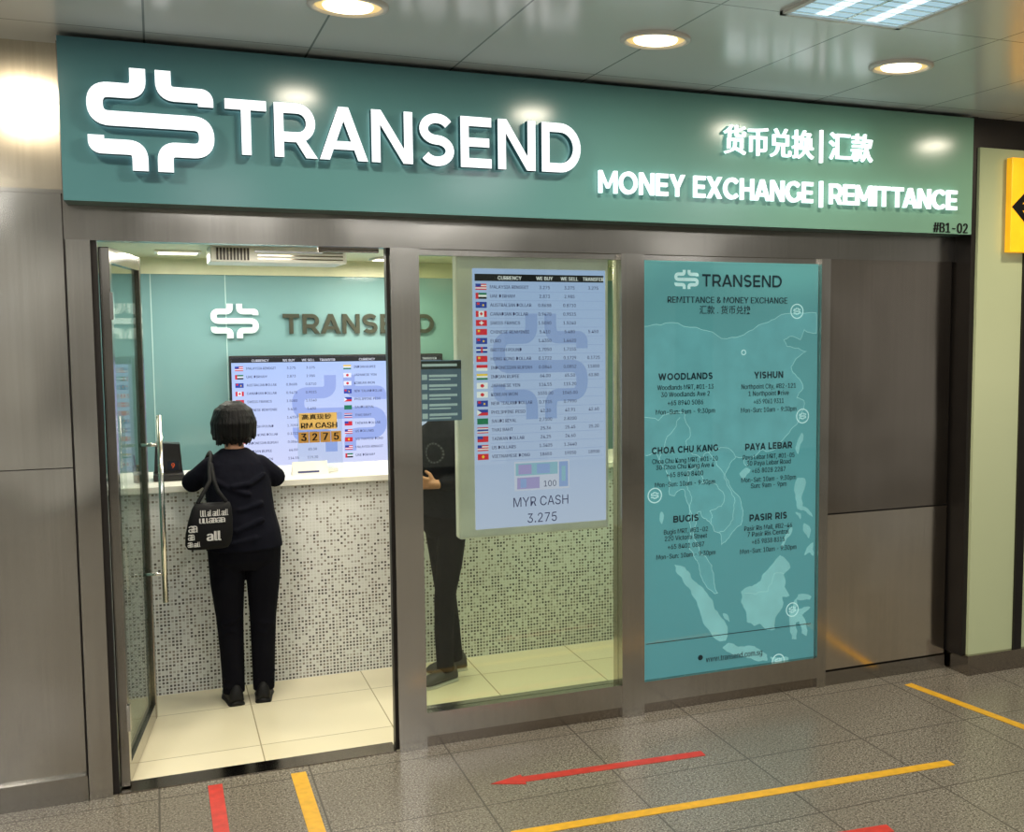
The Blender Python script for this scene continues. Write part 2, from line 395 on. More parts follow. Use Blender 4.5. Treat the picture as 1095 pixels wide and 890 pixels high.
def text(mb, s, x0, x1, zb, h, y, m=0, off=.0, depth=0, ms=None, align='fit', fith=False, res=2):
    cjk = any(ord(c) > 0x2000 for c in s)
    V, P = tgeo(s, off if cjk else 0, depth > 0, res, cjk)
    if not V: return
    a = min(v.x for v in V); b = max(v.x for v in V)
    sz = h/CAPH; zo = 0
    if fith:
        c = min(v.y for v in V); d = max(v.y for v in V); sz = h/(d-c); zo = -c*sz
    if align == 'fit': sx = (x1-x0)/(b-a); ox = x0-a*sx
    elif align == 'left':
        sx = sz*.92
        if x1 and (b-a)*sx > x1-x0: sx = (x1-x0)/(b-a)
        ox = x0-a*sx
    elif align == 'mid': sx = sz*.92; ox = x0-(a+b)/2*sx
    if depth:
        vs = [(ox+v.x*sx, y-(v.z+.5)*depth, zb+zo+v.y*sz) for v in V]
        fr = [p for p, n in P if n.z > .5]; sd = [p for p, n in P if n.z <= .5]
        o = len(mb.v); mb.v += vs
        for q, mm in ((fr, m), (sd, ms if ms is not None else m)):
            for p in q: mb.f.append(tuple(i+o for i in p)); mb.mi.append(mm); mb.sm.append(False)
    else:      # a weight above zero doubles the outline sideways for a bolder stroke
        for j, dx in enumerate((0,) if (cjk or off <= 0) else (-off, off)):
            mb.add([(ox+v.x*sx+dx*sx, y-.00004*j, zb+zo+v.y*sz) for v in V], [p if n.z > 0 else p[::-1] for p, n in P], m)
def arc(cx, cy, rx, ry, a0, a1, n=20): return [(cx+rx*math.cos(math.radians(a0+(a1-a0)*i/n)), cy+ry*math.sin(math.radians(a0+(a1-a0)*i/n))) for i in range(n+1)]
def glyph(ch, w):          # geometric bold capitals built from strokes; cap height 1
    R = []; h = w/2
    def bar(x0, x1, y0, y1): R.append([(x0, y0), (x1, y0), (x1, y1), (x0, y1)])
    def rib(p): R.extend(ribquads(p, w))
    if ch == ' ': return .3, R
    if ch == '|': bar(0, w*.6, -.1, 1.08); return w*.6, R
    if ch == 'T': W = .80; bar(0, W, 1-w, 1); bar(W/2-h, W/2+h, 0, 1-w)
    elif ch == 'I': W = w; bar(0, w, 0, 1)
    elif ch == 'L': W = .66; bar(0, w, 0, 1); bar(w, W, 0, w)
    elif ch == 'E': W = .70; bar(0, w, 0, 1); bar(w, W, 1-w, 1); bar(w, W*.93, .5-h*.95, .5+h*.95); bar(w, W, 0, w)
    elif ch == 'H': W = .86; bar(0, w, 0, 1); bar(W-w, W, 0, 1); bar(w, W-w, .5-h, .5+h)
    elif ch == 'N': W = .88; bar(0, w, 0, 1); bar(W-w, W, 0, 1); R.append([(0, 1), (w*1.1, 1), (W, 0), (W-w*1.1, 0)])
    elif ch == 'M': W = 1.06; bar(0, w, 0, 1); bar(W-w, W, 0, 1); R.append([(0, 1), (w, 1), (W/2+w*.35, .22), (W/2-w*.35, .22)]); R.append([(W-w, 1), (W, 1), (W/2+w*.35, .22), (W/2-w*.35, .22)])
    elif ch == 'A': W = 1.0; k = w*1.12; R.append([(0, 0), (k, 0), (W/2+k*.5, 1), (W/2-k*.5, 1)]); R.append([(W-k, 0), (W, 0), (W/2+k*.5, 1), (W/2-k*.5, 1)]); bar(.24, W-.24, .2, .2+w*.85)
    elif ch == 'W': W = 1.42; k = w*1.08; q = W*.29; R.append([(0, 1), (k, 1), (q+k*.5, 0), (q-k*.5, 0)]); R.append([(W/2-k*.5, 1), (W/2+k*.5, 1), (q+k*.5, 0), (q-k*.5, 0)]); R.append([(W-k, 1), (W, 1), (W-q+k*.5, 0), (W-q-k*.5, 0)]); R.append([(W/2-k*.5, 1), (W/2+k*.5, 1), (W-q+k*.5, 0), (W-q-k*.5, 0)])
    elif ch == 'X': W = .92; k = w*1.2; R.append([(0, 0), (k, 0), (W, 1), (W-k, 1)]); R.append([(W-k, 0), (W, 0), (k, 1), (0, 1)])
    elif ch == 'Y': W = .90; k = w*1.15; R.append([(0, 1), (k, 1), (W/2+h, .38), (W/2-h, .38)]); R.append([(W-k, 1), (W, 1), (W/2+h, .38), (W/2-h, .38)]); bar(W/2-h, W/2+h, 0, .38)
    elif ch == 'K': W = .86; k = w*1.2; bar(0, w, 0, 1); R.append([(w, .25), (w, .52), (W-k-.01, 1), (W-.02, 1)]); R.append([(W-k, 0), (W, 0), (w+.26, .66), (w+.14, .54)])
    elif ch == 'O': W = 1.06; rib(arc(W/2, .5, W/2-h, .51-h, 0, 360, 40))
    elif ch == 'C': W = .94; rib(arc(.53, .5, .53-h, .51-h, 42, 318, 32))
    elif ch == 'G': W = .98; rib(arc(.53, .5, .53-h, .51-h, 42, 326, 32)); bar(W-w, W, .12, .5)
    elif ch == 'D': W = .94; bar(0, w, 0, 1); r = .5-h; rib([(w, 1-h)]+arc(W-.5, .5, .5-h, r, 90, -90, 22)+[(w, h)])
    elif ch == 'U': W = .86; rib([(h, 1), (h, .42)]+arc(W/2, .41, W/2-h, .42-h, 180, 360, 20)+[(W-h, .42), (W-h, 1)])
    elif ch == 'S':
        W = .76; ry = (1.02-w)/4; rx = W/2-h
        rib(arc(W/2, .5+ry, rx, ry, 28, 268, 20)+arc(W/2, .5-ry, rx, ry, 88, -152, 20))
    elif ch in 'PRB':
        W = .82; top = .36 if ch != 'B' else .48; bar(0, w, 0, 1)
        y1_, y0_ = 1-h, top+h*.2; r = (y1_-y0_)/2; rib([(w, y1_)]+arc(W-h-r, (y1_+y0_)/2, r, r, 90, -90, 16)+[(w, y0_)])
        if ch == 'R': k = w*1.15; R.append([(W-k+.02, 0), (W+.04, 0), (W*.66+.04, .38), (W*.66-k*.8, .38)])
        if ch == 'B': y1_, y0_ = top+h*.2, h; r = (y1_-y0_)/2; rib([(w, y1_)]+arc(W+.04-h-r, (y1_+y0_)/2, r, r, 90, -90, 16)+[(w, y0_)])
    else: W = .5
    return W, R
def stext(s, x0, x1, z0, h, w=.2, sp=.10):       # list of (character, polygons in XZ)
    G = [glyph(c, w) for c in s]; xs = []; x = 0
    for i, (W, R) in enumerate(G):
        if i:
            p = s[i-1]+s[i]; x += sp-(.07 if 'A' in p else 0)-(.06 if p in ('LA', 'PA', 'AY', 'YA', 'TA', 'AV') else 0)
        xs.append(x); x += W
    sx = (x1-x0)/x
    return [(c, [[(x0+(xs[i]+a)*sx, z0+b*h) for a, b in q] for q in G[i][1]]) for i, c in enumerate(s)]
def sdraw(mb, s, x0, x1, z0, h, y, m=0, w=.2, depth=0, ms=None, sp=.10):
    for c, qs in stext(s, x0, x1, z0, h, w, sp):
        for j, q in enumerate(qs): mb.poly(q, y-depth-.00003*(j % 7), y if depth else None, m, ms)
def pspan(cx, cy, w, h, Y):
    a = at_y(cx-w/2, cy, Y); b = at_y(cx+w/2, cy, Y); t = at_y(cx, cy-h/2, Y); u = at_y(cx, cy+h/2, Y); return a.x, b.x, u.z, t.z-u.z
def ptext(mb, s, cx, cy, w, h, Y, m=0, off=.0):
    a, b, z, hh = pspan(cx, cy, w, h, Y); text(mb, s, a, b, z, hh, Y, m, off)
def fillet(path, r):
    out = [Vector(path[0])]
    for i in range(1, len(path)-1):
        p = Vector(path[i]); a = (Vector(path[i-1])-p); b = (Vector(path[i+1])-p)
        rr = min(r, a.length*.499, b.length*.499); p0 = p+a.normalized()*rr; p1 = p+b.normalized()*rr
        for k in range(9):
            t = k/8; out.append(p0*(1-t)**2+p*2*t*(1-t)*1.0+p1*t*t)
    out.append(Vector(path[-1])); return [tuple(v) for v in out]
def logo(mb, x0, z0, w, h, y, y1=None, m=0, ms=None):
    sw = .125
    S = fillet([(.40, .80), (.40, .62), (.0625, .62), (.0625, .40), (.9375, .40), (.9375, .18), (.60, .18), (.60, 0)], .11)
    T = fillet([(.60, .80), (.60, .62), (.9375, .62), (.9375, .535)], .09); U = fillet([(.40, 0), (.40, .18), (.0625, .18), (.0625, .265)], .09)
    for i, p in enumerate((S, T, U)):
        q = [(x0+a*w, z0+b/.8*h) for a, b in p]
        mb.ribbon(q, sw*w, y-.0002*i, y1, m, ms)
def coast(pts, amp, it=3, closed=True):
    r = random.Random(7)
    for k in range(it):
        out = []
        for i in range(len(pts)-(0 if closed else 1)):
            a = pts[i]; b = pts[(i+1) % len(pts)]; d = math.hypot(b[0]-a[0], b[1]-a[1]); o = r.uniform(-1, 1)*amp*d
            out += [a, ((a[0]+b[0])/2-(b[1]-a[1])/max(d, .01)*o, (a[1]+b[1])/2+(b[0]-a[0])/max(d, .01)*o)]
        if not closed: out.append(pts[-1])
        pts = out
    return pts

# ================================================================= SETTING
struct(MB().box((-4, -9, -.1), (9, .0, 0)).build('floor', M['paving']), 'speckled brown granite concourse paving in square slabs', 'floor')
struct(MB().box((-.36, .0, -.1), (4.05, 2.75, 0)).build('floor', M['shopfloor']), 'cream polished tile floor inside the shop', 'floor')
struct(MB().box((-4, -9, 3.02), (9, .12, 3.12)).build('ceiling', M['ceil']), 'pale grey metal panel ceiling over the concourse', 'ceiling')
struct(MB().box((-.36, .12, 2.33), (4.05, 2.75, 2.4)).build('ceiling', M['ceil_in']), 'cream ceiling inside the shop', 'ceiling')
struct(MB().box((-4, -9.1, 0), (9, -9.0, 3.02)).build('wall_front', M['opp']), 'unseen wall across the concourse, light and dark blocks added for steel reflections', 'wall')
w = MB()
w.box((-4, 0, .0), (-.312, .1, 2.45), 3)
w.box((-4, .03, 2.45), (-.312, .1, 3.02), 1)
w.box((-1.2, -.003, .1), (-.318, .0, 1.36), 0); w.box((-1.2, -.003, 1.364), (-.318, 0, 2.445), 2)
w.box((-4, -.012, 2.44), (-.312, .03, 2.455), 2)
struct(w.build('wall_left', [M['steel'], M['upper'], M['steel'], M['bronze']]), 'brushed stainless steel wall cladding left of the shop door', 'wall')
struct(MB().box((-4, -.03, 0), (-.312, -.003, .105)).build('baseboard_left', M['steel_h']), 'steel skirting at the foot of the left cladding', 'baseboard')
w = MB()
w.box((3.16, .0, 0.0), (4.0, .1, 2.30), 2)
w.box((3.2, -.014, .93), (3.985, 0, 2.295), 0); w.box((3.2, -.016, .085), (3.985, 0, .922), 1); w.box((3.16, -.02, 0), (3.99, 0, .075), 3)
struct(w.build('wall_right', [M['steel_d'], M['steel_l'], M['bronze'], M['steel_h']]), 'two steel wall panels right of the poster window', 'wall')
w = MB()
w.box((4.03, -.17, .11), (9, .1, 2.86), 0); w.box((4.03, -.14, 2.86), (9, .1, 3.02), 1); w.box((4.0, -.15, 0.1), (4.03, .1, 3.02), 1)  # dark top strip paints the shade of the recess under the ceiling
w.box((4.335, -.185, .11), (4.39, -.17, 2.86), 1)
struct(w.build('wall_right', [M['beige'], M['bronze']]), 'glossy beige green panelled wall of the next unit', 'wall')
struct(MB().box((4.01, -.195, 0), (9, .1, .11)).build('baseboard_right', M['steel_d']), 'dark steel plinth under the beige green wall', 'baseboard')
w = MB().box((-.36, .1, 0), (-.26, 2.65, 2.33)); struct(w.build('wall_left', M['teal_wall']), 'teal side wall inside the shop', 'wall')
w = MB().box((3.9, .12, 0), (4.05, 2.65, 2.33)); struct(w.build('wall_right', M['teal_wall']), 'teal right side wall inside the shop', 'wall')
w = MB().box((-.36, 2.6, 0), (4.05, 2.72, 2.23), 0).box((-.36, 2.58, 2.23), (4.05, 2.72, 2.33), 2)
for x in (-.02, .41, 1.62, 2.4, 3.1): w.box((x, 2.597, .0), (x+.006, 2.6, 2.23), 1)
struct(w.build('wall_back', [M['teal_wall'], M['joint'], M['cream']]), 'teal panelled back wall of the shop', 'wall')
header = MB().box((-.312, -.02, 2.262), (4.0, .09, 3.02)).build('trim_1', M['steel_h'])
struct(header, 'wide steel header beam under the shop sign', 'trim')
w = MB().box((-.308, -.03, 0), (-.222, .07, 2.262), 0).box((-.222, -.005, 0), (-.200, .07, 2.262), 1)
struct(w.build('trim_2', [M['steel'], M['bronze']]), 'steel door jamb at the left of the doorway', 'trim')
struct(MB().box((.945, -.035, 0), (1.07, .08, 2.262)).box((.935, .01, 0), (.945, .06, 2.262), 1).build('trim_3', [M['steel'], M['bronze']]), 'steel post between doorway and shop window', 'trim')
struct(MB().box((2.03, -.035, 0), (2.148, .08, 2.262)).build('trim_4', M['steel']), 'steel post between rate display window and poster window', 'trim')
struct(MB().box((3.146, -.03, 0), (3.2, .0, 2.262)).build('trim_5', M['steel']), 'steel post right of the poster window', 'trim')
for i, (a, b) in enumerate(((1.07, 2.03), (2.148, 3.146))):
    w = MB().box((a, -.03, .055), (b, .07, .165), 0).box((a, -.01, 0), (b, .05, .055), 1).box((a, .0, 2.235), (b, .05, 2.262), 0)
    struct(w.build('trim_%d' % (6+i), [M['steel'], M['steel_d']]), ('steel sill rail under the rate display window', 'steel sill rail under the poster window')[i], 'trim')
struct(MB().box((-.205, -.02, 0), (.935, .10, .006)).build('trim_8', M['steel_d']), 'steel threshold strip in the doorway', 'trim')
struct(MB().box((1.07, .015, .165), (2.03, .025, 2.235)).build('window_1', M['glass']), 'clear glass pane in front of the rate display', 'window')
hx, hy, ex, ey = -.178, .03, -.07, .89
ang = math.atan2(ey-hy, ex-hx); Ld = math.hypot(ex-hx, ey-hy)
door = empty('door_1', (hx, hy, 0), 'steel framed glass door standing open into the shop', 'door', rz=ang); door['kind'] = 'structure'
def dl(mb, n, m): return mb.build(n, m, door, local=True)
dl(MB().box((0, -.020, .012), (.05, .020, 2.24), bev=.004), 'stile', M['steel_h'])
dl(MB().box((Ld-.04, -.018, .012), (Ld, .018, 2.24), bev=.004), 'stile', M['steel_d'])
dl(MB().box((.05, -.016, 2.18), (Ld-.04, .016, 2.24)), 'top_rail', M['steel_d'])
dl(MB().box((.05, -.016, .012), (Ld-.04, .016, .09)), 'bottom_rail', M['steel_h'])
dl(MB().box((.05, -.005, .09), (Ld-.04, .005, 2.18)), 'glass_pane', M['doorglass'])
w = MB(); w.smooth = True; yy = -.085
w.tube([(Ld-.10, yy, .60), (Ld-.10, yy, 1.50)], .0125, 16)
for z in (.74, 1.36): w.tube([(Ld-.10, yy, z), (Ld-.10, -.005, z)], .008, 12)
dl(w, 'pull_handle', M['chrome'])
for z in (.25, 1.95):
    w = MB().box((-.012, -.03, z), (.02, -.018, z+.11)); dl(w, 'hinge', M['chrome'])
MB().box((.66, .09, 2.244), (.92, .12, 2.262), bev=.003).build('door_closer', M['steel_d'], header)
MB().box((.4, .1, 2.236), (.68, .112, 2.244)).build('closer_arm', M['chrome'], header)

# ================================================================= SIGN
sg = empty('shop_sign', (1.83, -.1, 2.397), 'long teal fascia sign with lit white lettering above the shopfront', 'sign')
YS = -.2
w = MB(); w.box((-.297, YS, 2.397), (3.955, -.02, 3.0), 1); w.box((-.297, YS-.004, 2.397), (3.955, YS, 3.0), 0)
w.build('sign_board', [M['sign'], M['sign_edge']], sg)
y0 = YS-.005
w = MB(); logo(w, -.204, 2.512, .44, .38, y0-.055, y0-.012, 0, 1); w.build('logo', [M['let_w'], M['let_s']], sg)
for ch, qs in stext('TRANSEND', .277, 1.745, 2.594, .212, .185, .15):
    w = MB()
    for j, q in enumerate(qs): w.poly(q, y0-.055-.00005*(j % 7), y0-.012, 0, 1)
    w.build('letter', [M['let_w'], M['let_s']], sg)
def sxp(px, py): return at_y(px, py, y0-.03).x
ye = y0-.012
for nm, s, a, b in (('english_lettering', 'MONEY EXCHANGE', sxp(641, 195), sxp(870, 205)), ('english_lettering', 'REMITTANCE', sxp(888, 206), sxp(1024, 212))):
    w = MB(); sdraw(w, s, a, b, 2.518, .100, ye, 0, .185, .018, 1, .13); w.build(nm, [M['let_w'], M['let_g']], sg)
w = MB(); sdraw(w, '|', sxp(877.5, 206), sxp(880.5, 206), 2.510, .108, ye, 0, .2, .018, 1); w.build('divider_bar', [M['let_w'], M['let_g']], sg)
w = MB(); text(w, '货币兑换', sxp(775, 150), sxp(871, 152), 2.728, .137, ye, 0, .010, .018, 1, fith=True, res=3); w.build('chinese_lettering', [M['let_w'], M['let_g']], sg)
w = MB(); w.box((sxp(878, 153), ye-.018, 2.715), (sxp(880.5, 153), ye, 2.872), 0); w.build('divider_bar', M['let_w'], sg)
w = MB(); text(w, '汇款', sxp(888, 155), sxp(934, 155), 2.732, .137, ye, 0, .010, .018, 1, fith=True, res=3); w.build('chinese_lettering', [M['let_w'], M['let_g']], sg)
a = at_y(998, 249, YS-.006); b = at_y(1036, 249, YS-.006)
w = MB(); text(w, '#B1-02', a.x, b.x-.01, a.z+.004, .050, YS-.0065, 0, .035); text(w, '#B1-02', a.x, b.x-.01, a.z+.004, .050, YS-.0067, 0, .012); w.build('unit_number', M['black'], sg)

# ================================================================= CEILING LIGHTS
def downlight(x, y, z, r, label, grp, power, col=(1, .88, .70)):
    t = empty('downlight', (x, y, z), label, 'ceiling light', grp)
    w = MB(); w.smooth = True; w.lathe((x, y, z), [(r*1.18, 0), (r*1.18, -.008), (r*1.02, -.014), (r, -.008), (r*.93, .0)]); w.build('trim_ring', M['white'], t)
    w = MB(); w.disc((x, y), 0, r*.98, z-.004, 0); w.build('reflector', M['lampring'], t)
    w = MB(); w.smooth = True; w.lathe((x, y, z), [(r*.74, -.006), (r*.7, -.012), (r*.4, -.016), (.001, -.017)]); w.build('lamp_lens', M['lamp'], t)
    l = bpy.data.lights.new('lamp_light', 'AREA'); l.shape = 'DISK'; l.size = r*1.6; l.energy = power; l.color = col
    lo = bpy.data.objects.new('lamp_light', l); COL.objects.link(lo); lo.location = (0, 0, -.03); lo.parent = t; lo['label'] = 'light of the downlight'
    return t
for x, lb in ((.64, 'round warm downlight above the left part of the sign'), (1.787, 'round warm downlight above the middle of the sign'), (2.923, 'round warm downlight above the right part of the sign'),
              (-.5, 'round warm downlight above the left steel cladding'), (4.3, 'round warm downlight above the next unit')):
    downlight(x, -.98, 3.02, .115, lb, 'downlights in a row along the shopfront', 15)
t = empty('louvre_light', (2.28, -2.0, 3.02), 'rectangular fluorescent ceiling light with bright metal louvres', 'ceiling light')
MB().box((2.03, -2.7, 3.008), (2.05, -1.5, 3.02)).box((2.51, -2.7, 3.008), (2.53, -1.5, 3.02)).box((2.03, -1.52, 3.008), (2.53, -1.5, 3.02)).box((2.03, -2.7, 3.008), (2.53, -2.68, 3.02)).build('light_frame', M['white'], t)
w = MB().box((2.05, -2.68, 3.015), (2.51, -1.52, 3.0185)); w.build('diffuser', mat('louvre_backing', (170, 205, 222), .3, emit=.8), t)
w = MB()
for x in (2.15, 2.36): w.box((x, -2.66, 3.0125), (x+.045, -1.54, 3.015))
w.build('fluorescent_tube', M['louv'], t)
w = MB()
for k in range(19): w.box((2.05, -2.64+k*.06, 3.008), (2.51, -2.634+k*.06, 3.0125))
w.box((2.27, -2.67, 3.008), (2.28, -1.53, 3.0125)); w.build('louvre', M['chrome'], t)
def area(x, y, z, sx, sy, e, col, par=None, rot=(0, 0, 0)):  # lamp without a fixture; serves shop panels and added fill
    l = bpy.data.lights.new('panel_or_fill_light', 'AREA'); l.shape = 'RECTANGLE'; l.size = sx; l.size_y = sy; l.energy = e; l.color = col
    o = bpy.data.objects.new('panel_or_fill_light', l); COL.objects.link(o); o.location = (x, y, z); o.rotation_euler = rot
    return o
for x, y in ((-1.5, -3.2), (2.3, -3.9), (.5, -5.5), (4.6, -4.6), (2.3, -7), (-1.5, -7)): area(x, y, 3.0, .5, 1.2, 46, (.98, .99, 1))  # unseen concourse fill lamps, added for light and reflections, no fixtures

# ================================================================= WAYFINDING SIGN
t = empty('wayfinding_sign', (4.45, -.2, 2.31), 'yellow directional sign with a black arrow on the next unit', 'sign')
MB().box((4.195, -.23, 2.31), (4.70, -.186, 2.81), bev=.004).build('sign_plate', M['yellow_sign'], t)
w = MB(); w.ribbon([(4.37, 2.68), (4.225, 2.55), (4.37, 2.42)], .035, -.2315); w.ribbon([(4.24, 2.55), (4.6, 2.55)], .035, -.2318); w.build('arrow', M['black'], t)

# ================================================================= FLOOR TAPE
def strip(p, q, wd, m, name, label, grp=None, head=0):
    p = Vector(p[:2]); q = Vector(q[:2]); d = (q-p).normalized(); n = Vector((-d.y, d.x))*wd/2
    if head:
        b = q-d*head; pts = [p+n, b+n, b+n*1.9, q, b-n*1.9, b-n, p-n]
    else: pts = [p+n, q+n, q-n, p-n]
    o = MB().fpoly([tuple(v) for v in pts], .0005, .0025).build(name, m); tag(o, label, 'floor marking', grp); return o
strip(at_z(230, 840), at_z(239, 905), .056, M['tape_r'], 'floor_tape', 'short red tape strip on the paving in front of the door')
strip(at_z(319, 827), at_z(344, 905), .062, M['tape_y'], 'floor_tape', 'short yellow tape strip right of the short red strip')
strip(at_z(548, 893), at_z(1017, 816), .055, M['tape_y'], 'floor_tape', 'long yellow tape line across the paving below the red arrow')
strip(at_z(971, 732), at_z(1130, 791), .05, M['tape_y'], 'floor_tape', 'yellow tape line on the paving near the beige green wall')
strip(at_z(752, 806), at_z(525, 839), .055, M['tape_r'], 'floor_arrow', 'red tape arrow on the paving pointing left toward the doorway', head=.14)
strip(at_z(952, 886), at_z(770, 915), .06, M['tape_r'], 'floor_arrow', 'red tape arrow nearest the viewer, beyond the long yellow line', head=.14)

# ================================================================= RATE DISPLAY IN WINDOW
YD = .07
A = at_y(487, 272, YD); B = at_y(660, 566, YD)
X0, X1, Z1 = A.x, min(B.x, 2.005), A.z; Z0 = at_y(488, 578, YD).z
t = empty('rate_display', ((X0+X1)/2, YD+.03, Z0), 'tall white framed exchange rate screen hanging in the shop window', 'screen')
MB().box((X0, YD, Z0), (X1, YD+.075, Z1), bev=.012).build('display_frame', M['dframe'], t)
MB().box(((X0+X1)/2-.02, YD+.02, Z1-.005), ((X0+X1)/2+.02, YD+.06, 2.33)).build('bracket', M['chrome'], t)
s0 = at_y(505, 287, YD-.003); s1 = at_y(648, 556, YD-.003); sx0, sx1, sz1 = s0.x, s1.x, s0.z; sz0 = s1.z
ys = YD-.003
MB().box((sx0, ys, sz0), (sx1, YD+.01, sz1)).build('screen', M['scr'], t)
def RX(u): return sx0+(sx1-sx0)*u
def RZ(v): return sz1-(sz1-sz0)*v
w = MB(); logo(w, RX(.14), RZ(.58), (sx1-sx0)*.72, (sz1-sz0)*.41, ys-.0008); w.build('watermark_logo', M['s_mark'], t)
ROWS = [('MALAYSIA RINGGIT', '3.275', '3.275', '3.275', 'mh'), ('UAE DIRHAM', '2.873', '2.985', '', 'v1'), ('AUSTRALIAN DOLLAR', '0.8688', '0.8710', '', 'b'),
        ('CANADIAN DOLLAR', '0.9470', '0.9515', '', 'ca'), ('SWISS FRANCS', '1.5080', '1.5240', '', 'sw'), ('CHINESE RENMINBI', '5.410', '5.480', '5.450', 'r'),
        ('EURO', '1.4350', '1.4420', '', 'b'), ('BRITISH POUND', '1.7050', '1.7155', '', 'uk'), ('HONG KONG DOLLAR', '0.1722', '0.1729', '0.1725', 'r'),
        ('INDONESIAN RUPIAH', '0.0846', '0.0852', '11800', 'h2'), ('INDIAN RUPEE', '64.00', '65.50', '63.80', 'in'), ('JAPANESE YEN', '114.55', '115.20', '', 'jp'),
        ('KOREAN WON', '1030.00', '1045.00', '', 'ko'), ('NEW ZEALAND DOLLAR', '0.7935', '0.7990', '', 'b'), ('PHILIPPINE PESO', '42.30', '42.91', '42.60', 'ph'),
        ('SAUDI RIYAL', '2.7100', '2.8200', '', 'g'), ('THAI BAHT', '25.36', '25.45', '25.20', 'th'), ('TAIWAN DOLLAR', '24.25', '24.60', '', 'tw'),
        ('US DOLLARS', '1.3405', '1.3440', '', 'us'), ('VIETNAMESE DONG', '18650', '19050', '18900', 'vn')]
FM = [M[k] for k in ('s_wht', 's_red', 's_blu', 's_grn', 's_yel', 's_blk')]
def flag(w, k, x0, x1, z0, z1, y):
    H = lambda cs: [w.rect(x0, x1, z1-(z1-z0)*(i+1)/len(cs), z1-(z1-z0)*i/len(cs), y, c) for i, c in enumerate(cs)]
    Vv = lambda cs: [w.rect(x0+(x1-x0)*i/len(cs), x0+(x1-x0)*(i+1)/len(cs), z0, z1, y, c) for i, c in enumerate(cs)]
    cx, cz, dx, dz = (x0+x1)/2, (z0+z1)/2, (x1-x0), (z1-z0); y2 = y-.0006
    if k == 'mh': H([1, 0, 1, 0, 1]); w.rect(x0, cx, cz, z1, y2, 2)
    elif k == 'us': H([1, 0, 1, 0, 1]); w.rect(x0, x0+dx*.4, cz, z1, y2, 2)
    elif k == 'v1': H([3, 0, 5]); w.rect(x0, x0+dx*.25, z0, z1, y2, 1)
    elif k == 'b': H([2]); w.rect(x0+dx*.1, x0+dx*.35, cz, z1-dz*.1, y2, 1); w.rect(x0+dx*.6, x0+dx*.75, cz-dz*.2, cz+dz*.1, y2, 4 if random.random() < .5 else 0)
    elif k == 'ca': Vv([1, 0, 0, 1]); w.poly([(cx, z0+dz*.2), (cx+dx*.15, cz), (cx, z1-dz*.15), (cx-dx*.15, cz)], y2, None, 1)
    elif k == 'sw': H([1]); w.rect(cx-dx*.06, cx+dx*.06, z0+dz*.2, z1-dz*.2, y2, 0); w.rect(cx-dx*.2, cx+dx*.2, cz-dz*.1, cz+dz*.1, y2, 0)
    elif k == 'r': H([1]); w.rect(x0+dx*.15, x0+dx*.35, cz, z1-dz*.15, y2, 4)
    elif k == 'vn': H([1]); w.poly([(cx, z0+dz*.2), (cx+dx*.15, cz), (cx, z1-dz*.15), (cx-dx*.15, cz)], y2, None, 4)
    elif k == 'uk': H([2]); w.rect(x0, x1, cz-dz*.12, cz+dz*.12, y2, 0); w.rect(cx-dx*.08, cx+dx*.08, z0, z1, y2-.0003, 1)
    elif k == 'h2': H([1, 0])
    elif k == 'in': H([4, 0, 3])
    elif k in ('jp', 'ko'): H([0]); w.poly([(cx+dx*.18*math.cos(a*PI/5), cz+dz*.3*math.sin(a*PI/5)) for a in range(10)], y2, None, 1)
    elif k == 'ph': H([2, 1]); w.poly([(x0, z0), (x0+dx*.4, cz), (x0, z1)], y2, None, 0)
    elif k == 'g': H([3])
    elif k == 'th': H([1, 0, 2, 2, 0, 1])
    elif k == 'tw': H([1]); w.rect(x0, cx, cz, z1, y2, 2)
w = MB(); w.rect(RX(.015), RX(.985), RZ(.047), RZ(.02), ys-.0015)
hb = w.build('header_bar', M['s_blk'], t)
for s, u in (('CURRENCY', .27), ('WE BUY', .53), ('WE SELL', .72), ('TRANSFER', .905)):
    w = MB(); text(w, s, RX(u), 0, RZ(.041), .0165, ys-.0025, 0, .02, align='mid'); w.build('column_title', M['s_wht'], hb)
rh = .0342
for i, (nm, b1, b2, tr, fl) in enumerate(ROWS):
    v = .052+i*rh; w = MB(); f = MB()
    flag(f, fl, RX(.02), RX(.10), RZ(v+rh*.83), RZ(v+rh*.16), ys-.002)
    text(w, nm, RX(.125), RX(.43), RZ(v+rh*.68), .0150, ys-.002, 0, .012, align='left')
    for s, u in ((b1, .53), (b2, .72), (tr, .905)):
        if s: text(w, s, RX(u), 0, RZ(v+rh*.68), .0150, ys-.002, 0, .012, align='mid')
    w.rect(RX(.115), RX(.985), RZ(v+rh)-.0008, RZ(v+rh)+.0008, ys-.0016, 1)
    ro = w.build('rate_row', [M['s_txt'], M['s_mark2']], t); f.build('flag', FM, ro)
w = MB(); w.rect(RX(.29), RX(.71), RZ(.86), RZ(.745), ys-.001, 0)
w.rect(RX(.30), RX(.62), RZ(.80), RZ(.752), ys-.0016, 1); w.rect(RX(.32), RX(.42), RZ(.795), RZ(.757), ys-.0019, 2); w.rect(RX(.46), RX(.56), RZ(.795), RZ(.757), ys-.0019, 3)
w.rect(RX(.31), RX(.48), RZ(.853), RZ(.808), ys-.0016, 2); w.rect(RX(.335), RX(.38), RZ(.848), RZ(.813), ys-.0019, 3)
w.rect(RX(.63), RX(.70), RZ(.852), RZ(.752), ys-.0016, 3); w.rect(RX(.65), RX(.68), RZ(.83), RZ(.77), ys-.0019, 1)
text(w, '100', RX(.56), 0, RZ(.848), .028, ys-.0022, 4, .0, align='mid')
w.build('banknote_picture', [M['s_lil'], M['s_note'], M['s_note2'], M['s_mark'], M['s_txt']], t)
w = MB(); text(w, 'MYR CASH', RX(.28), RX(.70), RZ(.922), .044, ys-.002, 0, .0, res=5); w.build('cash_lettering', M['s_txt'], t)
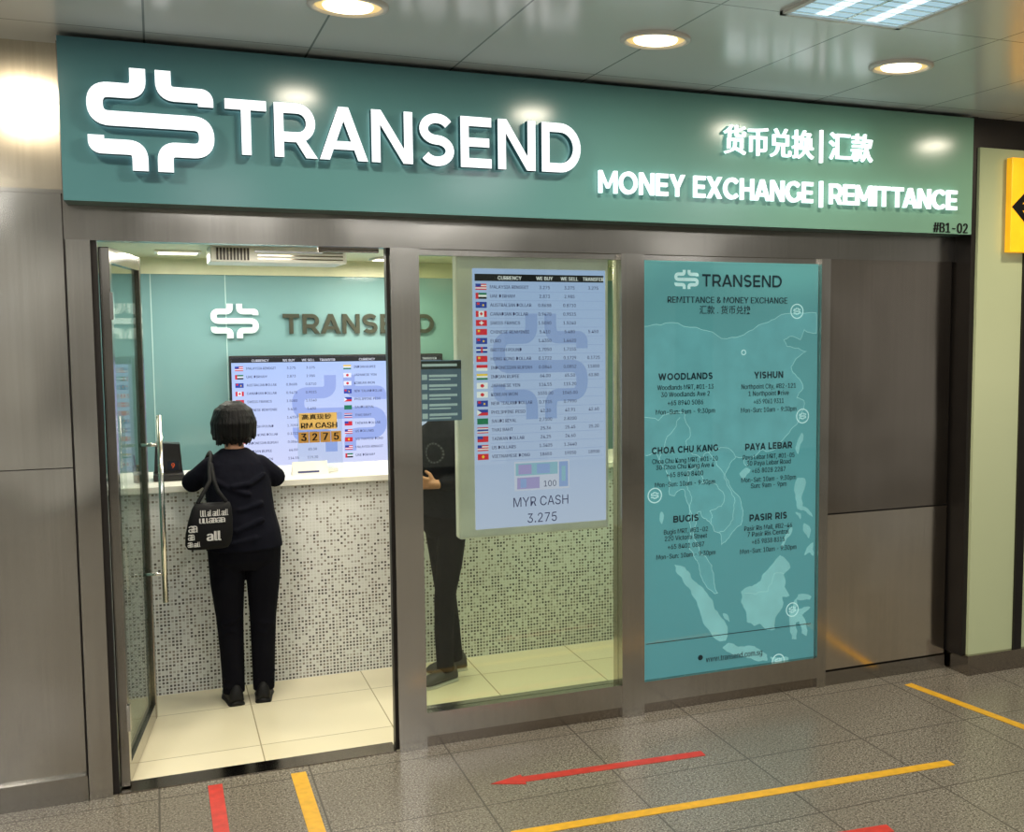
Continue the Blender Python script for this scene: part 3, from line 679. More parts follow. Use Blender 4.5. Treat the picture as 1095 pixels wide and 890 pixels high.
w = MB(); text(w, '3.275', RX(.385), RX(.61), RZ(.988), .044, ys-.002, 0, .0, res=5); w.build('cash_rate', M['s_txt'], t)

# ================================================================= POSTER
YP = .0
po = empty('branch_poster', (2.647, .02, .165), 'tall teal poster listing six branches over a pale map', 'poster')
MB().box((2.15, YP, .165), (3.144, YP+.012, 2.235)).build('poster_panel', M['poster'], po)
MB().box((2.148, YP-.012, .165), (3.146, YP-.008, 2.235)).build('glass_pane', glassmat('poster_glass', (248, 252, 252), .9), po)
yp = YP-.002
def clampx(x): return min(3.135, max(2.16, x))
def ll(pts): return [(721+(a-95.3)*5.2, 604+(5.6-b)*7.2) for a, b in pts]      # degrees east and north to the printed map
def pp(pts): return [(clampx(at_y(a, b, yp).x), at_y(a, b, yp).z) for a, b in pts]
MAIN = [(89, 41), (92.5, 41.2), (96, 41.5), (101, 40.5), (105, 39.2), (109, 39.6), (111.5, 40.5), (114, 41.5), (116.5, 42.4), (120, 42.8), (124.5, 43), (124.5, 40), (122, 40.5), (121.2, 39), (119, 39.5), (117.8, 39), (118.5, 38), (120.8, 37.8), (122.5, 37.3), (120.3, 36.2), (119.3, 35), (120.5, 33.5), (121.8, 31.8), (120.5, 30.4), (122, 29.9), (121.6, 28.4), (119.7, 26), (118, 24.5), (116.5, 23), (114.2, 22.4), (113.4, 22.7), (112, 21.8), (110.5, 21.3), (110.4, 20.3), (109.8, 20.4), (109.7, 21.5), (108, 21.6), (106.7, 20.6), (105.7, 19), (107, 17), (108.8, 15.5), (109.4, 13), (109, 11.5), (107.2, 10.4), (106.6, 9.6), (105, 8.6), (104.8, 10.2), (103.5, 10.6), (102.5, 12), (101, 12.7), (100.7, 13.5), (100, 13.3), (99.8, 11.7), (99.2, 10), (99.6, 9.2), (100.3, 8.3), (100.6, 7.2), (101.8, 6.8), (103, 5.5), (103.4, 4), (103.6, 2.6), (104.2, 1.4), (103.5, 1.3), (102, 2.2), (101.3, 3), (100.6, 4.2), (100.3, 5.7), (99.5, 6.6), (98.4, 7.9), (98.4, 9.5), (98.7, 11), (98.5, 13.5), (97.7, 15.5), (97.2, 16.8), (96, 16.5), (95.3, 15.8), (94.3, 16), (94.4, 18), (93.5, 19.8), (92.3, 20.9), (91.5, 22.6), (90.5, 22), (89, 21.8)]
CM = coast(ll(MAIN), .12, 2)
w = MB(); w.poly(pp(CM), yp-.0002); w.build('map_mainland', M['poster_main'], po)
ISL = [[(95.3, 5.6), (97.5, 5.2), (98.7, 3.8), (100.3, 2.6), (101.5, 1.8), (103, .5), (103.6, -1), (104.5, -1.8), (105.8, -3), (105.9, -5.7), (104.6, -5.8), (102.3, -4), (101, -2.5), (100.4, -1), (99, 1), (98.7, 1.8), (97, 3.3), (95.6, 4.6)],
       [(109, 1.5), (109.6, 2), (111.3, 2.4), (113, 3.2), (114, 4.5), (116, 6.2), (117, 7), (119.2, 5.2), (117.8, 4.1), (118, 2.3), (119, 1), (117.5, .8), (117.5, -.8), (116.5, -1.8), (116, -4), (114.5, -4.1), (113, -3.2), (111.7, -3.5), (110.2, -2.9), (110, -1.3), (109, 0)],
       [(105.2, -6.8), (106.5, -6), (108.5, -6.6), (110.8, -6.4), (112.7, -6.9), (114.4, -7.8), (114.4, -8.7), (111, -8.3), (108.3, -7.8), (106.4, -7.4)],
       [(119.5, -5.5), (119, -3.3), (119.8, 0), (120.8, 1.2), (123.5, .9), (123.2, .4), (120.5, .4), (120.3, -1), (121.5, -.9), (123.3, -.7), (121.6, -1.9), (122.4, -3.4), (122.5, -5), (121.5, -4.6), (120.9, -2.8), (120.3, -3), (120.4, -5.5)],
       [(120.6, 18.5), (122.2, 18.4), (121.6, 16), (121.7, 14.3), (123.6, 13.2), (123.8, 12.7), (121.8, 13.7), (120.6, 13.9), (120.2, 16)], [(122, 7), (122.9, 8.4), (123.9, 8.9), (123.9, 6.9), (123.2, 7.4)], [(122, 11.8), (123.2, 11.2), (123, 9.5), (122, 10.4)],
       [(117.2, 8.4), (119.4, 11.3), (119.6, 10.7), (117.6, 8.2)], [(108.7, 19.2), (110, 20), (111, 19.7), (109.6, 18.2)], [(120.2, 23), (121.5, 25.2), (121.9, 24.8), (120.8, 22)], [(115, -8.1), (116.5, -8.3), (118.8, -8.2), (118.8, -8.8), (115.5, -8.8)], [(120.2, 13.4), (121.3, 13.2), (121.2, 12.3)], [(92.6, 13.5), (93, 13.3), (92.8, 11.6), (92.5, 11.8)], [(105.3, -1.6), (106, -1.7), (106.7, -2.9), (105.8, -2.5)]]
for pts in ISL:
    w = MB(); w.poly(pp(coast(ll(pts), .13, 2)), yp-.0005); w.build('map_island', M['poster_land'], po)
for pts in (CM[:-4], coast(ll([(102.2, 22.4), (104, 20.4), (105.5, 18.5), (107, 16.5), (107.5, 14.5), (107.4, 12.3), (106, 11), (104.5, 10.4)]), .18, 2, False),
            coast(ll([(100.1, 20.4), (101, 17.6), (102.5, 18), (104, 17.5), (105.5, 15), (105, 14.3), (102.6, 13.6), (102.9, 11.8)]), .18, 2, False), coast(ll([(100, 20.3), (98, 19.5), (97.8, 17.5), (98.6, 16), (98.5, 14.5), (99.2, 12)]), .18, 2, False),
            coast(ll([(89, 27.5), (92, 27), (97.5, 28.2), (98.6, 25), (97.7, 24), (99, 22), (101.2, 21.5), (103, 22.6), (105.5, 23), (107.9, 21.6)]), .18, 2, False), coast(ll([(109.8, 1.4), (112, 1.2), (114.5, 1.6), (115.8, 4.2), (117.8, 4.2)]), .15, 2, False),
            coast(ll([(92.3, 21), (93.3, 23), (94.5, 25), (96.5, 27.5)]), .18, 2, False)):
    w = MB(); w.ribbon(pp(pts), .0026, yp-.0010); w.build('map_outline', M['poster_line'], po)
for cx, cy in ((852, 333), (858, 445), (847, 652), (832, 707), (700, 530)):
    cc = at_y(cx, cy, yp); cc.x = min(3.09, max(2.205, cc.x)); R_ = .036; w = MB()
    w.ribbon([(cc.x+R_*math.cos(2*PI*k/24), cc.z+R_*math.sin(2*PI*k/24)) for k in range(25)], .006, yp-.0022)
    logo(w, cc.x-.021, cc.z-.018, .042, .036, yp-.0024); w.build('coin_badge', M['poster_wht'], po)
w = MB(); a = at_y(795, 377, yp); w.ribbon([(a.x+.012*math.cos(2*PI*k/16), a.z+.012*math.sin(2*PI*k/16)) for k in range(17)], .005, yp-.0022); w.build('coin_badge', M['poster_wht'], po)
w = MB(); a = at_y(721, 309, yp); b = at_y(747, 289, yp); logo(w, a.x, a.z, b.x-a.x, b.z-a.z, yp-.0015); w.build('logo', M['poster_wht'], po)
yt = yp-.003
w = MB(); q = pspan(793.5, 300.5, 85, 13, yt); sdraw(w, 'TRANSEND', q[0], q[1], q[2], q[3], yt, 0, .17, sp=.16); w.build('title', M['poster_txt'], po)
w = MB(); ptext(w, 'REMITTANCE & MONEY EXCHANGE', 778, 321, 128, 6.5, yt, 0, .012); w.build('subtitle', M['poster_txt'], po)
w = MB(); a = at_y(748, 336, yt); b = at_y(803, 327, yt); text(w, '汇款 . 货币兑换', a.x, b.x, a.z, b.z-a.z, yt, 0, .006, fith=True); w.build('subtitle', M['poster_txt'], po)
for cx, y0_, hd, lines in ((733, 402.5, ('WOODLANDS', 58), [('Woodlands MRT, #01-13', 60, 414), ('30 Woodlands Ave 2', 52, 421.5), ('+65 8940 5086', 38, 430.5), ('Mon-Sun: 9am - 9:30pm', 63, 440)]),
                           (822, 401, ('YISHUN', 31), [('Northpoint City, #B2-121', 58, 413), ('1 Northpoint Drive', 43, 420.5), ('+65 9061 9311', 32, 429), ('Mon-Sun: 10am - 9:30pm', 59, 438)]),
                           (732.5, 480.5, ('CHOA CHU KANG', 71), [('Choa Chu Kang MRT, #01-10', 70, 492), ('30 Choa Chu Kang Ave 4', 62, 498.5), ('+65 8940 8400', 39, 507), ('Mon-Sun: 10am - 9:30pm', 64, 517)]),
                           (822, 477, ('PAYA LEBAR', 50), [('Paya Lebar MRT, #01-05', 55, 488), ('30 Paya Lebar Road', 47, 494.5), ('+65 8028 2287', 36, 502.5), ('Mon-Sat: 10am - 9:30pm', 58, 512), ('Sun: 9am - 9pm', 38, 518.5)]),
                           (733.5, 554.5, ('BUGIS', 27), [('Bugis MRT, #B1-02', 47, 567.5), ('220 Victoria Street', 45, 574.5), ('+65 8401 0887', 39, 583.5), ('Mon-Sun: 10am - 9:30pm', 63, 593.5)]),
                           (821.5, 552.5, ('PASIR RIS', 40), [('Pasir Ris Mall, #B2-46', 51, 563.5), ('7 Pasir Ris Central', 44, 570), ('+65 9838 8315', 35, 578), ('Mon-Sun: 10am - 9:30pm', 60, 587.5)])):
    w = MB(); q = pspan(cx, y0_, hd[1], 7.2, yt); sdraw(w, hd[0], q[0], q[1], q[2], q[3], yt, 0, .22, sp=.16)
    for s, wd, cy in lines: ptext(w, s, cx, cy, wd, 5.0, yt, 0, .012)
    w.build('branch_entry', M['poster_txt'], po)
w = MB(); ptext(w, 'www.transend.com.sg', 785, 701.5, 60, 6.0, yt, 0, .012)
cc = at_y(749, 703.5, yt); w.poly([(cc.x+.014*math.cos(k*PI/8), cc.z+.014*math.sin(k*PI/8)) for k in range(16)], yt); w.build('web_address', M['poster_txt'], po)
w = MB(); w.rect(2.17, 3.12, .345, .349, yt); w.build('footer_line', M['poster_txt'], po)

# ================================================================= SHOP INTERIOR
ct = empty('service_counter', (1.8, 1.5, 0), 'long white counter with dotted mosaic tile front inside the shop', 'counter')
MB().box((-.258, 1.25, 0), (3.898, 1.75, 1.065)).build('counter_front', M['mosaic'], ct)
MB().box((-.258, 1.215, 1.065), (3.898, 1.85, 1.10), bev=.004).build('countertop', M['ctop'], ct)
bs = empty('wall_lettering', (1.1, 2.58, 1.9), 'raised white emblem and bronze lettering on the teal back wall', 'sign')
a = at_y(226, 362, 2.575); b = at_y(276, 325, 2.575)
w = MB(); logo(w, a.x, a.z, b.x-a.x, b.z-a.z, 2.575, 2.598); w.build('logo', M['wlogo'], bs)
a = at_y(303, 357, 2.575); b = at_y(464, 336, 2.575)
for ch, qs in stext('TRANSEND', a.x, b.x, a.z, b.z-a.z, .2, .15):
    w = MB()
    for j, q in enumerate(qs): w.poly(q, 2.577-.00005*(j % 7), 2.598)
    w.build('letter', M['gold'], bs)
tx0, tx1, tz0, tz1, ty = .43, 1.76, .955, 1.71, 2.53
tv = empty('television', ((tx0+tx1)/2, 2.56, tz0), 'wide wall screen of exchange rates behind the counter', 'television')
MB().box((tx0-.012, ty, tz0-.012), (tx1+.012, ty+.055, tz1+.012), bev=.006).build('television_frame', M['devb'], tv)
MB().box((tx0+.1, ty+.05, 1.2), (tx1-.1, 2.597, 1.5)).build('wall_mount', M['devb'], tv)
MB().box((tx0, ty-.003, tz0), (tx1, ty+.002, tz1)).build('screen', M['tvs'], tv)
U = lambda u: tx0+(tx1-tx0)*u
Vz = lambda v: tz1-(tz1-tz0)*v
w = MB(); logo(w, U(.27), Vz(.82), .60, .5, ty-.0035); w.build('watermark_logo', M['s_mark2'], tv)
w = MB().rect(U(0), U(1), Vz(.042), Vz(.0), ty-.0045); hb = w.build('header_bar', M['s_blk'], tv)
for c0 in (0, .5):
    for s, u in (('CURRENCY', .13), ('WE BUY', .26), ('WE SELL', .35), ('TRANSFER', .44)):
        hd = MB(); text(hd, s, U(c0+u), 0, Vz(.035), .015, ty-.0055, 0, .01, align='mid'); hd.build('column_title', M['s_wht'], hb)
    for i in range(13 if c0 == 0 else 12):
        nm, b1, b2, tr, fl = ROWS[(i+(10 if c0 else 0)) % 20]; v = .058+i*.070; w = MB(); f = MB()
        flag(f, fl, U(c0+.015), U(c0+.052), Vz(v+.052), Vz(v+.014), ty-.0055)
        text(w, nm, U(c0+.066), U(c0+.20), Vz(v+.042), .0155, ty-.0055, 0, .012, align='left')
        text(w, b1, U(c0+.27), 0, Vz(v+.042), .0155, ty-.0055, 0, .012, align='mid'); text(w, b2, U(c0+.36), 0, Vz(v+.042), .0155, ty-.0055, 0, .012, align='mid')
        ro = w.build('rate_row', M['s_txt'], tv); f.build('flag', FM, ro)
YC = 1.5
a = at_y(320, 460, YC); b = at_y(360, 441, YC); c_ = at_y(319, 474, YC); d_ = at_y(365, 460, YC)
st = empty('price_card_stand', ((a.x+b.x)/2, YC, 1.10), 'clear counter stand with yellow cash rate card in front of the wall screen', 'sign stand')
MB().box((a.x-.01, YC+.004, 1.104), (d_.x+.005, YC+.007, b.z)).build('acrylic_panel', M['acrylic'], st)
MB().box((a.x-.02, YC-.05, 1.10), (d_.x-.03, YC+.06, 1.118), bev=.003).build('stand_base', M['white'], st)
MB().box((a.x, YC-.002, a.z), (b.x, YC+.003, b.z)).build('card', M['card_y'], st)
w = MB(); zc = b.z-.040
text(w, '高真现钞', a.x+.015, b.x-.03, zc+.004, .030, YC-.004, 0, .006, fith=True); text(w, 'RM CASH', a.x+.01, b.x+.0, a.z+.008, .030, YC-.004, 0, .02)
w.build('card_lettering', M['black'], st)
tw = (d_.x-c_.x)/4
for i, ch in enumerate('3275'):
    x = c_.x+i*tw
    q = MB().box((x+.002, YC-.008, c_.z), (x+tw-.003, YC+.003, d_.z-.004)).build('digit_tile', M['card_b'], st)
    w = MB(); text(w, ch, x+tw/2, 0, c_.z+.012, .040, YC-.0095, 0, .03, align='mid', res=4); w.build('digit', M['black'], q)
dv = empty('card_terminal', (.0, 1.48, 1.10), 'black countertop machine with orange digits left of the woman', 'payment terminal')
w = MB(); w.box((-.035, 1.40, 1.10), (.115, 1.58, 1.14), bev=.01); w.build('body', M['devb'], dv)
w = MB(); w.poly([(-.03, 1.135), (.11, 1.135), (.10, 1.29), (-.02, 1.30)], 1.47, 1.56); w.build('display_head', M['devb'], dv)
w = MB(); w.rect(.035, .090, 1.15, 1.20, 1.468, 0); text(w, '9', .063, 0, 1.162, .026, 1.466, 1, .0, align='mid'); w.build('display', [M['s_blk'], M['orange']], dv)
ph = empty('pen_holder', (-.1, 1.42, 1.10), 'small grey pen holder beside the black machine', 'pen holder')
w = MB(); w.smooth = True; w.lathe((-.1, 1.42, 1.10), [(.001, 0), (.03, 0), (.032, .09), (.028, .09), (.026, .01)]); w.build('cup', M['steel_d'], ph)
for dx_, c2 in ((-.01, 'devb'), (.012, 's_blu')):
    w = MB(); w.tube([(-.1+dx_, 1.42, 1.12), (-.1+dx_*2.5, 1.425, 1.245)], .004, 8); tag(w.build('pen', M[c2]), 'pen standing in the grey holder, '+('black' if dx_ < 0 else 'blue'), 'pen')
a = at_y(312, 500, 1.38); b = at_y(351, 500, 1.38)
lf = empty('paper_tent', ((a.x+b.x)/2, 1.38, 1.10), 'folded white paper on the counter below the yellow cash card', 'paper')
w = MB(); w.add([(a.x, 1.36, 1.10), (b.x, 1.36, 1.10), (b.x-.004, 1.39, 1.172), (a.x+.004, 1.39, 1.172), (a.x, 1.42, 1.10), (b.x, 1.42, 1.10)], [(0, 1, 2, 3), (3, 2, 5, 4)]); w.build('folded_sheet', M['white'], lf)
w = MB(); w.add([(a.x+.03, 1.3635, 1.112), (b.x-.05, 1.3635, 1.112), (b.x-.05, 1.3675, 1.122), (a.x+.03, 1.3675, 1.122)], [(0, 1, 2, 3)]); w.build('printed_line', M['s_txt'], lf)
av = empty('air_conditioner', (.6, 1.3, 2.24), 'white ceiling hung air conditioner with dark grille above the woman', 'air conditioner')
MB().box((.27, 1.2, 2.245), (.95, 1.6, 2.331), bev=.008).build('casing', M['white'], av)
w = MB()
for k in range(10): w.box((.30+k*.0165, 1.194, 2.256), (.309+k*.0165, 1.2, 2.318))
w.build('grille', M['bronze'], av)
w = MB()
for k in range(3): w.box((.50, 1.194, 2.262+k*.018), (.93, 1.2, 2.268+k*.018))
w.build('louvre', M['steel_d'], av)
for x, y, lb in ((.13, 1.85, 'small square ceiling panel light above the left of the counter'), (1.36, 2.1, 'small square ceiling panel light above the wall screen'), (2.6, 1.0, 'added unseen square ceiling panel light deeper behind the poster window'), (1.55, .75, 'added unseen square ceiling panel light above the person behind the window')):  # last two panels are out of view, put in to spread light
    t2 = empty('panel_or_fill_light', (x, y, 2.33), lb, 'ceiling light', 'panel lights on the shop ceiling')
    MB().box((x-.12, y-.12, 2.318), (x+.12, y+.12, 2.329), bev=.003).build('light_frame', M['white'], t2); MB().box((x-.1, y-.1, 2.315), (x+.1, y+.1, 2.319)).build('diffuser', M['lamp'], t2)
    area(x, y, 2.30, .22, .22, 13, (1, .94, .80))
area(.5, .7, 2.31, .4, .4, 13, (1, .94, .80)); area(2.4, .6, 2.31, .5, .3, 8, (1, .95, .7)); area(.6, 2.15, 2.31, 1.2, .2, 7, (1, 1, .97))  # bare fill lamps added to brighten the shop, no fixtures
YN = .032
a = at_y(447, 451, YN); b = at_y(493, 385, YN); nx0 = 1.078; nx1 = b.x
no = empty('window_notice', ((nx0+nx1)/2, YN, a.z), 'small blue grey notice on the window beside the rate display', 'notice')
MB().box((nx0, YN, a.z), (nx1, YN+.004, b.z)).build('sheet', M['notice'], no)
w = MB()
w.rect(nx0, nx1, b.z-.040, b.z-.004, YN-.001, 1); w.rect(nx0+.012, nx1-.02, b.z-.028, b.z-.016, YN-.0016)
for k in range(5):
    z = b.z-.078-k*.044
    w.rect(nx0+.010, nx0+.034, z-.010, z+.014, YN-.001); w.rect(nx0+.042, nx1-.02, z+.002, z+.013, YN-.001); w.rect(nx0+.042, nx1-.05, z-.012, z-.005, YN-.001)
w.build('printed_lines', [M['nline'], M['poster_txt']], no)

# ================================================================= PEOPLE
def hand(mb, wr, d, n, side, curl=.5, s=1.0):
    wr = Vector(wr); d = Vector(d).normalized(); n = Vector(n); n = (n-d*n.dot(d)).normalized(); u = d.cross(n)*side
    mb.tube([wr-d*.02, wr+d*.02*s], [.022*s, .024*s], 12, 'round')
    for o in (-.024, -.008, .008, .024): mb.tube([wr+d*.01*s+u*o*.6*s, wr+d*.082*s+u*o*s], [.014*s, .0125*s], 10, 'round')
    for o, Lf in ((.029, .068), (.010, .078), (-.010, .072), (-.029, .056)):
        p = wr+d*.082*s+u*o*s; pts = [p]; a = curl*.35
        for k, fr in enumerate((.42, .32, .26)):
            dd = d*math.cos(a)-n*math.sin(a)+u*o*1.6; p = p+dd.normalized()*Lf*fr*s; pts.append(p); a += curl*.55
        mb.tube(pts, [.0098*s, .0092*s, .0086*s, .0075*s], 10, 'round')
    p = wr+d*.025*s+u*.024*s
    mb.tube([p, p+(d*.6+u*.8-n*.2)*.034*s, p+(d*.95+u*.55-n*.5)*.064*s], [.0135*s, .011*s, .009*s], 10, 'round')
def head(mb, c, s):
    c = Vector(c)
    mb.ell(c+Vector((0, -.008, .018))*s, (.074*s, .092*s, .09*s))
    mb.ell(c+Vector((0, .018, -.035))*s, (.058*s, .068*s, .07*s))
    mb.ell(c+Vector((0, .045, -.085))*s, (.03*s, .028*s, .022*s))
    mb.tube([c+Vector((0, .086, .018))*s, c+Vector((0, .104, -.022))*s], [.009*s, .014*s], 10, 'round')
    for k in (-1, 1):
        mb.ell(c+Vector((k*.076, -.005, -.005))*s, (.009*s, .018*s, .03*s)); mb.ell(c+Vector((k*.012, .092, -.024))*s, (.008*s, .009*s, .007*s))
        mb.ell(c+Vector((k*.04, .055, -.015))*s, (.024*s, .024*s, .022*s))
    mb.ell(c+Vector((0, .078, -.052))*s, (.022*s, .014*s, .012*s))
def face(c, s, par):
    c = Vector(c)
    for k in (-1, 1):
        e = MB(); e.smooth = True; e.ell(c+Vector((k*.031, .077, .008))*s, (.0125*s, .0085*s, .0075*s), m=0); e.ell(c+Vector((k*.031, .0835, .008))*s, (.0055*s, .003*s, .0055*s), m=1)
        e.build('eye', [M['eye'], M['iris']], par, local=True)
        e = MB(); e.smooth = True; e.tube([c+Vector((k*.016, .088, .028))*s, c+Vector((k*.034, .084, .034))*s, c+Vector((k*.050, .070, .028))*s], .0028*s, 8, 'round'); e.build('eyebrow', M['hair'], par, local=True)
    e = MB(); e.smooth = True; e.ell(c+Vector((0, .090, -.049))*s, (.020*s, .006*s, .0035*s)); e.ell(c+Vector((0, .089, -.056))*s, (.017*s, .006*s, .004*s)); e.build('mouth', M['lip'], par, local=True)
def shoe(par, x, y, rot, L, mu, ms, name='shoe'):
    R_ = Matrix.Rotation(rot, 3, 'Z')
    def loft(secs, z0):
        w = MB(); w.smooth = True; n = 18; vs = []
        for yy, wd, h in secs:
            for k in range(n):
                a = 2*PI*k/n; zz = math.sin(a); q = R_ @ Vector((wd*math.cos(a), yy*L, 0)); vs.append((x+q.x, y+q.y, z0+(h*zz if zz > 0 else 0)))
        w.add(vs, [(i*n+k, i*n+(k+1) % n, (i+1)*n+(k+1) % n, (i+1)*n+k) for i in range(len(secs)-1) for k in range(n)]+[tuple(range(n-1, -1, -1)), tuple(range((len(secs)-1)*n, len(secs)*n))]); return w
    up = loft([(-.30, .012, .03), (-.285, .03, .065), (-.22, .036, .085), (-.05, .036, .085), (.15, .038, .065), (.4, .044, .05), (.58, .038, .038), (.67, .022, .026), (.70, .008, .012)], .02)
    o = up.build(name, mu, par, local=True)
    so = loft([(-.31, .014, .024), (-.29, .034, .024), (-.22, .040, .024), (.15, .042, .024), (.4, .049, .024), (.6, .040, .024), (.69, .024, .022), (.715, .008, .018)], .0)
    so.build('sole', ms, o, local=True)

# ---- woman at the counter, seen from behind
W0 = (.378, 1.0, 0)
wo = empty('person', W0, 'woman with black bob, navy top and black trousers leaning on the counter', 'person')
cx = -.03
HC = (cx, .075, 1.425)
b = MB(); head(b, HC, .98)
b.tube([(cx, .045, 1.26), (cx, .062, 1.37)], [.050, .043], 16, 'round')
b.rings([(0, 0, .76, .13, .10), (0, .0, .86, .14, .10), (-.01, .01, .97, .12, .085), (-.02, .03, 1.1, .125, .09), (cx, .045, 1.2, .115, .07), (cx, .045, 1.25, .07, .05)])
LE = (-.235, .085, 1.135); RE = (.165, .09, 1.14); LW = (-.13, .285, 1.138); RWr = (.075, .30, 1.138)
b.tube([(cx-.10, .038, 1.20), LE], [.030, .030], 14, 'round'); b.tube([(cx+.10, .038, 1.20), RE], [.030, .030], 14, 'round')
b.tube([LE, (-.19, .18, 1.14), LW], [.034, .032, .022], 14, 'round'); b.tube([RE, (.13, .19, 1.14), RWr], [.034, .032, .022], 14, 'round')
hand(b, LW, (.45, .85, .0), (0, 0, 1), -1, .35, .9); hand(b, RWr, (-.4, .9, 0), (0, 0, 1), 1, .35, .9)
for k in (-1, 1): b.tube([(k*.08, 0, .80), (k*.078, .0, .6), (k*.075, .01, .42), (k*.073, -.005, .28), (k*.07, -.01, .06)], [.075, .066, .048, .042, .032], 14, 'round')
blob(b, 'body', M['skin'], wo, .0045, 3); face(HC, .98, wo)
b = MB()
b.rings([(0, -.0, .69, .13, .09), (0, -.005, .74, .165, .118), (0, -.008, .82, .168, .125), (0, 0, .93, .15, .112)])
for k in (-1, 1): b.tube([(k*.088, -.005, .80), (k*.086, .0, .62), (k*.080, .01, .44), (k*.076, -.002, .28), (k*.072, -.008, .05)], [.09, .082, .066, .059, .053], 18, True)
rr = random.Random(5)
for k in (-1, 1):       # soft fold ridges around knee and hem
    for z in (.42, .37, .13, .10, .66):
        b.tube([(k*.08+rr.uniform(-.040, -.03), -.046, z), (k*.08, -.060+.008*(z < .2), z+rr.uniform(-.02, .02)), (k*.08+rr.uniform(.03, .040), -.042, z+rr.uniform(-.03, .03))], .011, 8, 'round')
blob(b, 'trousers', M['trs'], wo, .006, 4)
b = MB()
b.rings([(0, -.002, .795, .182, .136), (0, 0, .80, .186, .140), (0, 0, .88, .176, .130), (-.008, .01, .98, .160, .117), (-.018, .028, 1.09, .160, .114), (cx, .042, 1.17, .164, .106), (cx, .046, 1.225, .150, .09), (cx, .047, 1.262, .112, .072), (cx, .05, 1.30, .062, .055)])
b.tube([(cx-.115, .038, 1.212), (-.195, .058, 1.165), (-.234, .078, 1.132), (-.222, .135, 1.143)], [.052, .052, .053, .048], 16, 'round')
b.tube([(cx+.115, .038, 1.212), (.132, .058, 1.168), (.165, .083, 1.136), (.152, .14, 1.145)], [.052, .052, .053, .048], 16, 'round')
for p in ([(-.15, -.045, 1.16), (-.05, -.078, 1.10), (.02, -.09, 1.08)], [(.10, -.05, 1.17), (.03, -.08, 1.13), (-.05, -.082, 1.12)], [(-.15, -.06, .93), (-.04, -.122, .90), (.08, -.115, .95)], [(.13, -.08, .87), (.04, -.13, .86), (-.06, -.128, .84)], [(-.12, -.05, 1.02), (-.02, -.098, 1.0), (.08, -.09, 1.03)],
          [(-.14, -.07, .83), (-.12, -.09, .92), (-.10, -.08, 1.0)], [(.10, -.10, .82), (.11, -.08, .92), (.09, -.07, 1.0)]):
    b.tube(p, .014, 8, 'round')
blob(b, 'blouse', M['top'], wo, .006, 4)
b = MB(); b.rings([(cx, .040, 1.336, .050, .034), (cx, .038, 1.345, .076, .055), (cx, .040, 1.362, .094, .070), (cx, .044, 1.39, .104, .083), (cx, .05, 1.425, .106, .092), (cx, .055, 1.465, .099, .094), (cx, .058, 1.497, .084, .086), (cx, .058, 1.522, .062, .065), (cx, .058, 1.538, .032, .036)], 36)
for k in (-1, 1): b.rings([(cx+k*.074, .07, 1.350, .016, .032), (cx+k*.084, .075, 1.375, .026, .048), (cx+k*.08, .08, 1.42, .026, .052), (cx+k*.065, .08, 1.47, .03, .055)])
rr = random.Random(9)
for i in range(16):         # loose ends at the nape
    a_ = PI+(i+.5)/16*PI; rx = .074+rr.uniform(-.006, .008)
    x_, y_ = cx+rx*math.cos(a_), .045+.060*math.sin(a_)
    b.tube([(x_, y_, 1.375), (x_*1.0, y_+.004, 1.350), (x_+rr.uniform(-.008, .008), y_+.010, 1.322+rr.uniform(-.008, .010))], [.014, .012, .005], 8, 'round')
for i in range(22):         # soft overlapping locks falling from the crown
    a_ = PI*.95+(i+.5)/22*PI*1.1+rr.uniform(-.05, .05); c_a, s_a = math.cos(a_), math.sin(a_); zz = 1.35+rr.uniform(0, .02)
    b.tube([(cx+.03*c_a, .058+.032*s_a, 1.534), (cx+.083*c_a, .058+.083*s_a, 1.493), (cx+.103*c_a, .05+.092*s_a, 1.43), (cx+(.096+rr.uniform(0, .012))*c_a, .042+.072*s_a, zz)], [.008, .010, .010, .007], 8, 'round')
blob(b, 'hair', M['hair'], wo, .0035, 4)
for k in (-1, 1): shoe(wo, k*.07, -.01, -k*.12, .235, M['shoe'], M['shoe'])
# ---- bag
bg = empty('shoulder_bag', (.20, .79, .84), 'black shoulder bag with white printed words hanging at her left hip', 'bag')
w = MB(); w.smooth = True
YB = .79; DZ_ = .018
n = 32; vs = []; secs = [(.825, .075, .02), (.830, .092, .034), (.85, .104, .042), (.90, .107, .048), (.96, .101, .044), (1.02, .090, .036), (1.052, .080, .024), (1.060, .070, .010)]
def bagx(z): return .198+(z-.83)*.12
def sag(x, z): return z+DZ_-(.018*(1-((x-bagx(z))/.1)**2) if z > 1.03 else 0)
for z, rx, ry in secs:
    for k in range(n):
        a_ = 2*PI*k/n; c, q = math.cos(a_), math.sin(a_); x_ = bagx(z)+rx*math.copysign(abs(c)**.5, c); vs.append((x_, YB+ry*math.copysign(abs(q)**.5, q), sag(x_, z)))
w.add(vs, [(i*n+k, i*n+(k+1) % n, (i+1)*n+(k+1) % n, (i+1)*n+k) for i in range(len(secs)-1) for k in range(n)]+[tuple(range(n-1, -1, -1)), tuple(range((len(secs)-1)*n, len(secs)*n))])
w.build('bag_body', M['bagm'], bg)
w = MB(); rr = random.Random(3)
text(w, 'all', .225, 0, .872+DZ_, .046, YB-.0515, 0, .035, align='mid')
z = .846
while z < 1.02:
    hw = .090 if z < .95 else .080
    x = bagx(z)-hw; hh = .022+rr.random()*.012
    while x < bagx(z)+hw-.018:
        ch = rr.choice(['l', 'a', 'll', 'al', 'a']); wl = .014+rr.random()*.016
        if rr.random() < .92 and not (.840 < z < .920 and abs(x+.012-.225) < .058): text(w, ch, x, x+wl, z+DZ_, hh, YB-.0515, 0, .07, fith=True)
        x += wl+.010
    z += hh+.008
w.build('white_print', M['bagw'], bg)
w = MB(); w.smooth = True
